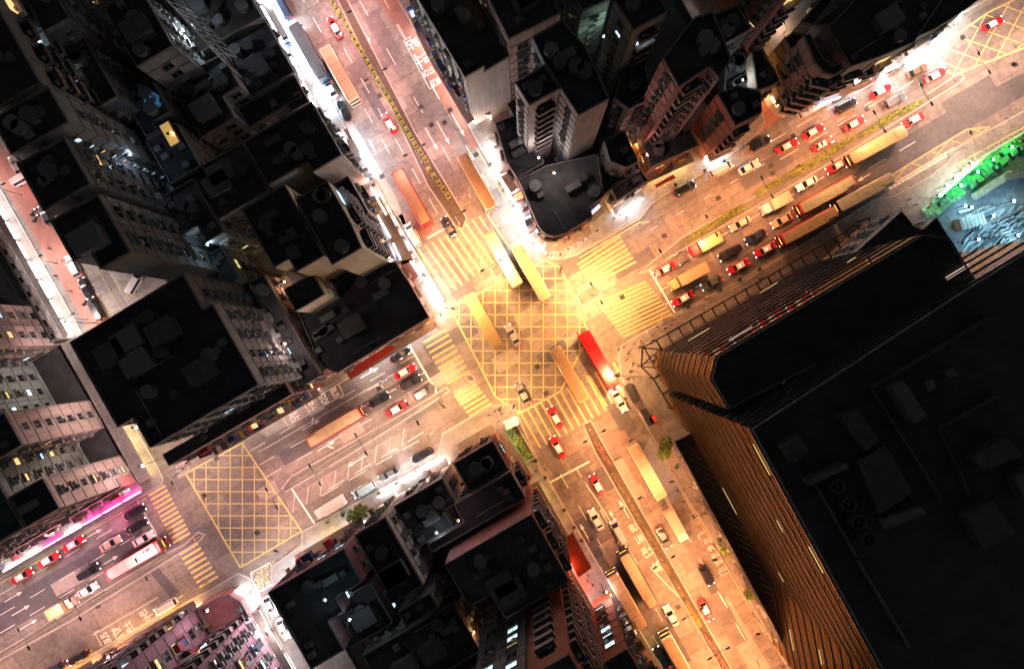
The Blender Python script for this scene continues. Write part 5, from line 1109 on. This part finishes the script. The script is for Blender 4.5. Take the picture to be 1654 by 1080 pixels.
# ------------------------------------------------------------ traffic lights, railings, awnings, sign, site
def signal(px, py, ang, col, label):
    c = P(px, py); t = thing('traffic_light', label, 'traffic light', (c.x, c.y, .14), ang)
    mb = MB(); mb.bar((0, 0, 0), (0, 0, 3.4), .07); mb.build('pole', M_yellow2, t)
    mb = MB(); mb.box((.15, 0, 3.0), (.25, .34, 1.0)); hd = mb.build('signal_head', M_dark, t)
    for i, (n, e) in enumerate((('red', (1, .05, .02)), ('amber', (1, .5, .05)), ('green', (.05, 1, .3)))):
        mb = MB(); mb.bar((.28, 0, 3.3 - i * .3), (.31, 0, 3.3 - i * .3), .1, n=12); on = n == col
        mb.build('signal_lens', mat('lens_' + n + ('_on' if on else ''), tuple(.3 * k for k in e), .4, emit=e, es=25 if on else 0.0), hd)
for a in ((716, 508, R(200), 'red', 'traffic light at the tip of the rounded left corner, showing red'), (706, 524, A2, 'red', 'traffic light beside the kerb at the left stop line'), (800, 430, up1, 'green', 'traffic light on the island at the upper crossing'), (967, 470, A2, 'red', 'traffic light on the oval island, inner end'), (940, 487, w2, 'red', 'traffic light on the oval island, outer end'), (1007, 640, A1, 'green', 'traffic light at the right kerb by the red bus'), (758, 606, w2, 'red', 'traffic light on the small round island at the left crossing'), (890, 415, A1, 'green', 'traffic light at the tip of the upper corner'), (815, 658, up1, 'green', 'traffic light at the lower corner'), (324, 865, A2, 'red', 'traffic light on the island of the far left crossing'), (1046, 450, w2, 'red', 'traffic light on the nose of the right median')): signal(*a)
def rail(pts, label, m=None, h=1.0):
    c0 = P(*pts[0]); t = thing('railing', label, 'railing', (c0.x, c0.y, .14)); mb = MB(); mp = MB()
    for a, b in zip(pts[:-1], pts[1:]):
        A = P(*a) - c0; B = P(*b) - c0; L = (B - A).length
        for z in (h, h * .15): mb.bar((A.x, A.y, z), (B.x, B.y, z), .035, n=5)
        k = max(1, int(L / 1.0))
        for i in range(k + 1): q = A.lerp(B, i / k); mp.bar((q.x, q.y, 0), (q.x, q.y, h), .03, n=4)
    mb.build('rail', m or M_steel, t); mp.build('posts', m or M_steel, t)
M_rail = mat('railing_yellowish', (.4, .36, .26), .5, .3)
rail([(612, 305), (640, 357), (692, 443), (716, 484)], 'thin railing along the kerb of the left pavement above the junction', M_rail)
rail([(690, 528), (633, 563), (546, 620), (404, 706)], 'thin railing along the kerb of the upper left road', M_rail)
rail([(808, 292), (840, 350), (868, 400), (884, 415)], 'thin railing along the bright kerb right of the upper road', M_rail)
rail([(930, 408), (1030, 350), (1050, 331), (1078, 313)], 'thin railing along the kerb before the lay-by', M_rail)
rail([(1062, 521), (1095, 504), (1196, 452), (1270, 408)], 'thin railing along the kerb of the queueing buses', M_rail)
rail([(1014, 634), (1048, 698), (1104, 802), (1180, 925), (1236, 1022)], 'long railing along the lower right kerb', M_rail)
rail([(789, 657), (716, 701), (708, 738), (740, 722)], 'yellowish angled railing around the lower left corner of the junction', M_rail)
rail([(842, 684), (872, 748), (897, 792), (974, 922)], 'railing along the kerb below the corner garden', M_rail)
rail([(463, 787), (650, 669), (716, 630)], 'railing along the left median', M_rail)
rail([(10, 1055), (240, 915), (300, 880)], 'railing along the far left median', M_rail)
rail([(396, 712), (372, 727), (352, 718)], 'curved railing at the upper end of the left yellow box', M_rail)
for a, l, cc in ((((905, 874), (925, 859), (956, 917), (934, 932)), 'red-brown flat awning over the lower pavement', (.22, .045, .02)), (((1057, 299), (1087, 282), (1092, 287), (1061, 303)), 'long dark red awning by the lay-by', (.3, .02, .015)), (((637, 425), (664, 418), (677, 445), (660, 462)), 'brown awning at the left end of the upper crossing', (.16, .07, .06)), (((596, 320), (614, 318), (668, 420), (650, 428)), 'long brown canopy roof along the left pavement above the crossing', (.13, .08, .05)), (((560, 600), (628, 555), (640, 562), (566, 612)), 'pale glass canopy along the upper left kerb', (.3, .36, .4)), (((1274, 122), (1280, 118), (1300, 148), (1290, 150)), 'bright orange awning at the rounded terrace corner', (.6, .25, .03)), (((812, 680), (834, 672), (840, 684), (818, 695)), 'white and blue sign board over the corner garden', (.4, .45, .5))):
    z = 6 if 'red-brown' in l else 4.3; w = [P(*p, z) for p in a]; c = sum(w, Vector()) / 4; t = thing('awning' if 'sign' not in l else 'sign_board', l, 'awning' if 'sign' not in l else 'sign', (c.x, c.y, .14))
    poly = [((p - c).x, (p - c).y) for p in w]; ar = sum(poly[i - 1][0] * poly[i][1] - poly[i][0] * poly[i - 1][1] for i in range(4)); poly = poly if ar > 0 else poly[::-1]
    mb = MB(); mb.prism(poly, z - .3, z - .14); mb.build('cover', mat('awning_%g' % cc[0], cc, .7, noise=.2, scale=1.5), t)
    mb = MB()
    for x, y in poly: mb.bar((x * .93, y * .93, 0), (x * .93, y * .93, z - .3), .06)
    mb.build('frame', M_steel, t)
for px, py, sz, l in ((1018, 634, (1.1, 3.6), 'upper black kiosk at the right kerb below the curved corner'), (1043, 672, (1.1, 3.0), 'lower black kiosk at the right kerb beside the tree pair'), (1052, 675, (1, 1), 'small kiosk with a round red top beside the tree pair')):
    c = P(px, py); t = thing('kiosk', l, 'kiosk', (c.x, c.y, .14), A1); mb = MB(); mb.box((0, 0, 1.1), (sz[1], sz[0], 2.2)); mb.build('body', M_dark, t); mb = MB(); mb.box((0, 0, 2.27), (sz[1] + .3, sz[0] + .3, .12)); mb.build('roof', M_dark if sz[0] > 1.05 else mat('kiosk_red', (.5, .05, .02), .5), t)
# round blue tank and ochre roof room
c = P(243, 160, 24.5); t = thing('water_tank', 'round bright blue water tank among the dark roofs', 'water tank', (c.x, c.y, 23))
mb = MB(); mb.bar((0, 0, 0), (0, 0, 1.3), 1.25, n=24); mb.build('tank', mat('tank_blue_glow', (.08, .3, .55), .5, emit=(.05, .3, .6), es=.25), t); mb = MB(); mb.bar((0, 0, 1.3), (0, 0, 1.42), .9, n=24); mb.build('lid', mat('tank_lid', (.2, .45, .65), .5), t)  # faint blue glow put into the tank colour
c = P(273, 216, 24); t = thing('roof_room', 'small ochre-lit roof room with its door open among the dark roofs', 'roof room', (c.x, c.y, 23), A1)
mb = MB(); mb.box((0, 0, .4), (4.2, 1.9, .8)); mb.build('wall', WALL['tan'], t); mb = MB(); mb.box((0, 0, .86), (3.9, 1.6, .1)); mb.build('skylight', mat('skylight', (.6, .4, .1), .5, emit=(1, .6, .18), es=.5), t)
# scaffold sign at the top
t = thing('scaffold_sign', 'white-lit lattice scaffold sign at the top edge left of the upper road', 'sign frame', (*Q(310, 45, 26), 18)); mb = MB()
a, b = P(268, 0, 30) - t.location, P(345, 84, 30) - t.location
for k in range(3):
    o = Vector((k * .9, k * .5, 0)); mb.bar(tuple(a + o), tuple(b + o), .12); mb.bar(tuple(a + o - Vector((0, 0, 5))), tuple(b + o - Vector((0, 0, 5))), .12)
for i in range(9):
    p = a.lerp(b, i / 8); q = a.lerp(b, min(1, (i + 1) / 8)); mb.bar(tuple(p), tuple(q + Vector((1.8, 1, -5))), .08); mb.bar(tuple(p - Vector((0, 0, 12 if i % 4 == 0 else 5))), tuple(p), .09)
mb.build('lattice', mat('lattice_white', (.55, .55, .55), .5), t)
# building site: hoarding, netting, excavated ground, digger
sheet('site_ground', [(1528, 300), (1654, 215), (1800, 130), (1800, 520), (1545, 470), (1500, 350)], M_dirt, .16)
def wallrun(pts, h, th, m, name, label, cat):
    c0 = P(*pts[0]); t = MB()
    for a, b in zip(pts[:-1], pts[1:]):
        A = P(*a) - c0; B = P(*b) - c0; d = B - A; c = (A + B) / 2; t.box((c.x, c.y, h / 2), (d.length, th, h), math.atan2(d.y, d.x))
    return tag(t.build(name, m, None, (c0.x, c0.y, .16)), label, cat)
wallrun([(1507, 322), (1588, 252), (1700, 185)], 2.6, .25, mat('hoarding_green', (.2, .5, .3), .5), 'hoarding', 'white-green site hoarding between the pavement and the building site', 'hoarding')
mb = MB(); rnd = random.Random(5)
for i in range(46):
    for j in range(3):
        if rnd.random() < .12: continue
        x = -14 + i * .62; y = j * 1.0; 
        mb.face([(x, y, 1.0 + .28 * math.sin(i * .7 + j)), (x + .62, y, 1.0 + .28 * math.sin((i + 1) * .7 + j)), (x + .62, y + 1, 1.0 + .28 * math.sin((i + 1) * .7 + j + 1)), (x, y + 1, 1.0 + .28 * math.sin(i * .7 + j + 1))])
c = P(1586, 290); tag(mb.build('safety_net', mat('net_green', (.015, .16, .05), .7, noise=.85, scale=1.6, col2=(.14, .42, .2)), None, (c.x, c.y, .2), R(38)), 'crumpled bright green netting inside the site hoarding', 'netting')
for i, (px, py, s, l) in enumerate(((1600, 300, (9, 1.4, .9), 'pale steel beam lying near the upper part of the building site'), (1620, 350, (12, .5, .6), 'long girder along the middle of the building site'), (1560, 360, (5, 2.4, 2.2), 'pale blue-lit site cabin between the floodlights'), (1635, 285, (4.5, 1.2, 1.2), 'grey stack of steel on the dark upper ground of the site'))):
    c = P(px, py); mb = MB(); mb.box((0, 0, s[2] / 2), s)
    for k in range(6): mb.box((-s[0] / 2 + s[0] * (k + .5) / 6, 0, s[2] + .05), (.12, s[1] * 1.06, .1))
    tag(mb.build('site_cabin' if i == 2 else 'steel_beam', [M_conc, M_steel, WALL['green'], M_steel][i], None, (c.x, c.y, .17), R(32 - 8 * i)), l, 'site cabin' if i == 2 else 'steel beams')
mb = MB(); rnd = random.Random(9)
for i in range(260):
    x, y = rnd.uniform(-8, 9), rnd.uniform(-7, 7); mb.box((x, y, rnd.uniform(.05, .5)), (rnd.uniform(.3, 3), rnd.uniform(.1, .5), rnd.uniform(.1, .5)), rnd.uniform(.2, .9))
c = P(1620, 392); o = mb.build('rubble', mat('rubble', (.22, .25, .26), .9, noise=.4, scale=2), None, (c.x, c.y, .17)); tag(o, 'rubble and timber strewn over the lower part of the building site', 'rubble'); o['kind'] = 'stuff'

# scaffold along the outer edge of the site, parking bay lines, kerbside clutter
c0 = P(1540, 268); t = thing('scaffold', 'pale yellow scaffold of poles and rungs along the outer edge of the building site', 'scaffold', (c0.x, c0.y, .16))
A_, B_ = P(1532, 272) - c0, P(1668, 196) - c0; D_ = (B_ - A_).normalized(); N_ = Vector((-D_.y, D_.x, 0)); LL = (B_ - A_).length
mb = MB(); mr = MB(); mk = MB()
for i in range(int(LL / 1.1)):
    p = A_ + D_ * (i * 1.1); q = p - N_ * (2.2 + .5 * math.sin(i * 2.1)); mb.bar((p.x, p.y, 0), (p.x, p.y, 3.6), .05); mr.bar((p.x, p.y, 3.4), (q.x, q.y, 3.2 + .3 * math.sin(i)), .05); mk.bar((p.x, p.y, 1.8), (q.x, q.y, 2.6), .04)
mb.build('standards', M_yellow2, t); mr.build('transoms', M_yellow2, t); mk.build('braces', M_yellow2, t)
mb = MB(); mb.bar(tuple(A_ + Vector((0, 0, 3.5))), tuple(B_ + Vector((0, 0, 3.5))), .05); mb.bar(tuple(A_ + Vector((0, 0, 1.9))), tuple(B_ + Vector((0, 0, 1.9))), .05); mb.build('ledger', M_yellow2, t)
line([((130 + i * 8.5, 432 + i * 15), (130 + i * 8.5 + 12, 432 + i * 15 - 7)) for i in range(6)] + [((122, 418), (186, 530)), ((142, 405), (206, 518))], .1, M_yellow2, .155, 'parking_bay_line')
line([((184, 447), (222, 500)), ((184, 447), (225, 455))], .1, M_yellow2, .155, 'parking_bay_line')
rnd = random.Random(77)
BINM = [mat('bin_orange', (.5, .16, .02), .5), mat('bin_green', (.03, .12, .05), .5), mat('box_card', (.25, .18, .1), .8)]
k = 0
for (x0, y0), (x1, y1), n_, where in (((590, 275), (690, 455), 9, 'left pavement above the junction'), ((790, 262), (868, 398), 7, 'bright pavement right of the upper road'), ((1062, 520), (1230, 432), 6, 'pavement by the canopy frame'), ((1068, 712), (1215, 960), 9, 'lower right pavement'), ((520, 850), (690, 752), 6, 'bright lower pavement'), ((840, 700), (950, 890), 7, 'pavement below the corner garden'), ((1080, 305), (1215, 240), 4, 'pavement by the lay-by')):
    for i in range(n_):
        u_ = (i + rnd.uniform(.2, .8)) / n_; px, py = x0 + (x1 - x0) * u_, y0 + (y1 - y0) * u_; c = P(px, py); kind = rnd.randrange(3)
        nm, lb, ct = (('litter_bin', 'orange litter bin', 'bin'), ('rubbish_bin', 'green wheeled rubbish bin', 'bin'), ('cardboard_stack', 'stack of cardboard boxes', 'boxes'))[kind]
        t = thing(nm, '%s on the %s, %s from left' % (lb, where, ORD[i]), ct, (c.x, c.y, .145), rnd.uniform(0, 3))
        mb = MB()
        if kind == 0: mb.bar((0, 0, 0), (0, 0, .95), .26, n=12, r2=.3)
        elif kind == 1: mb.box((0, 0, .5), (.55, .7, 1.0), 0, 0, 1.12)
        else: mb.box((0, 0, .25), (.7, .5, .5)); mb.box((.05, .02, .68), (.55, .42, .34), .3)
        mb.build('body', BINM[kind], t)
        if kind < 2: mb = MB(); mb.box((0, 0, 1.05), (.64, .64, .1)); mb.build('lid', M_dark, t)
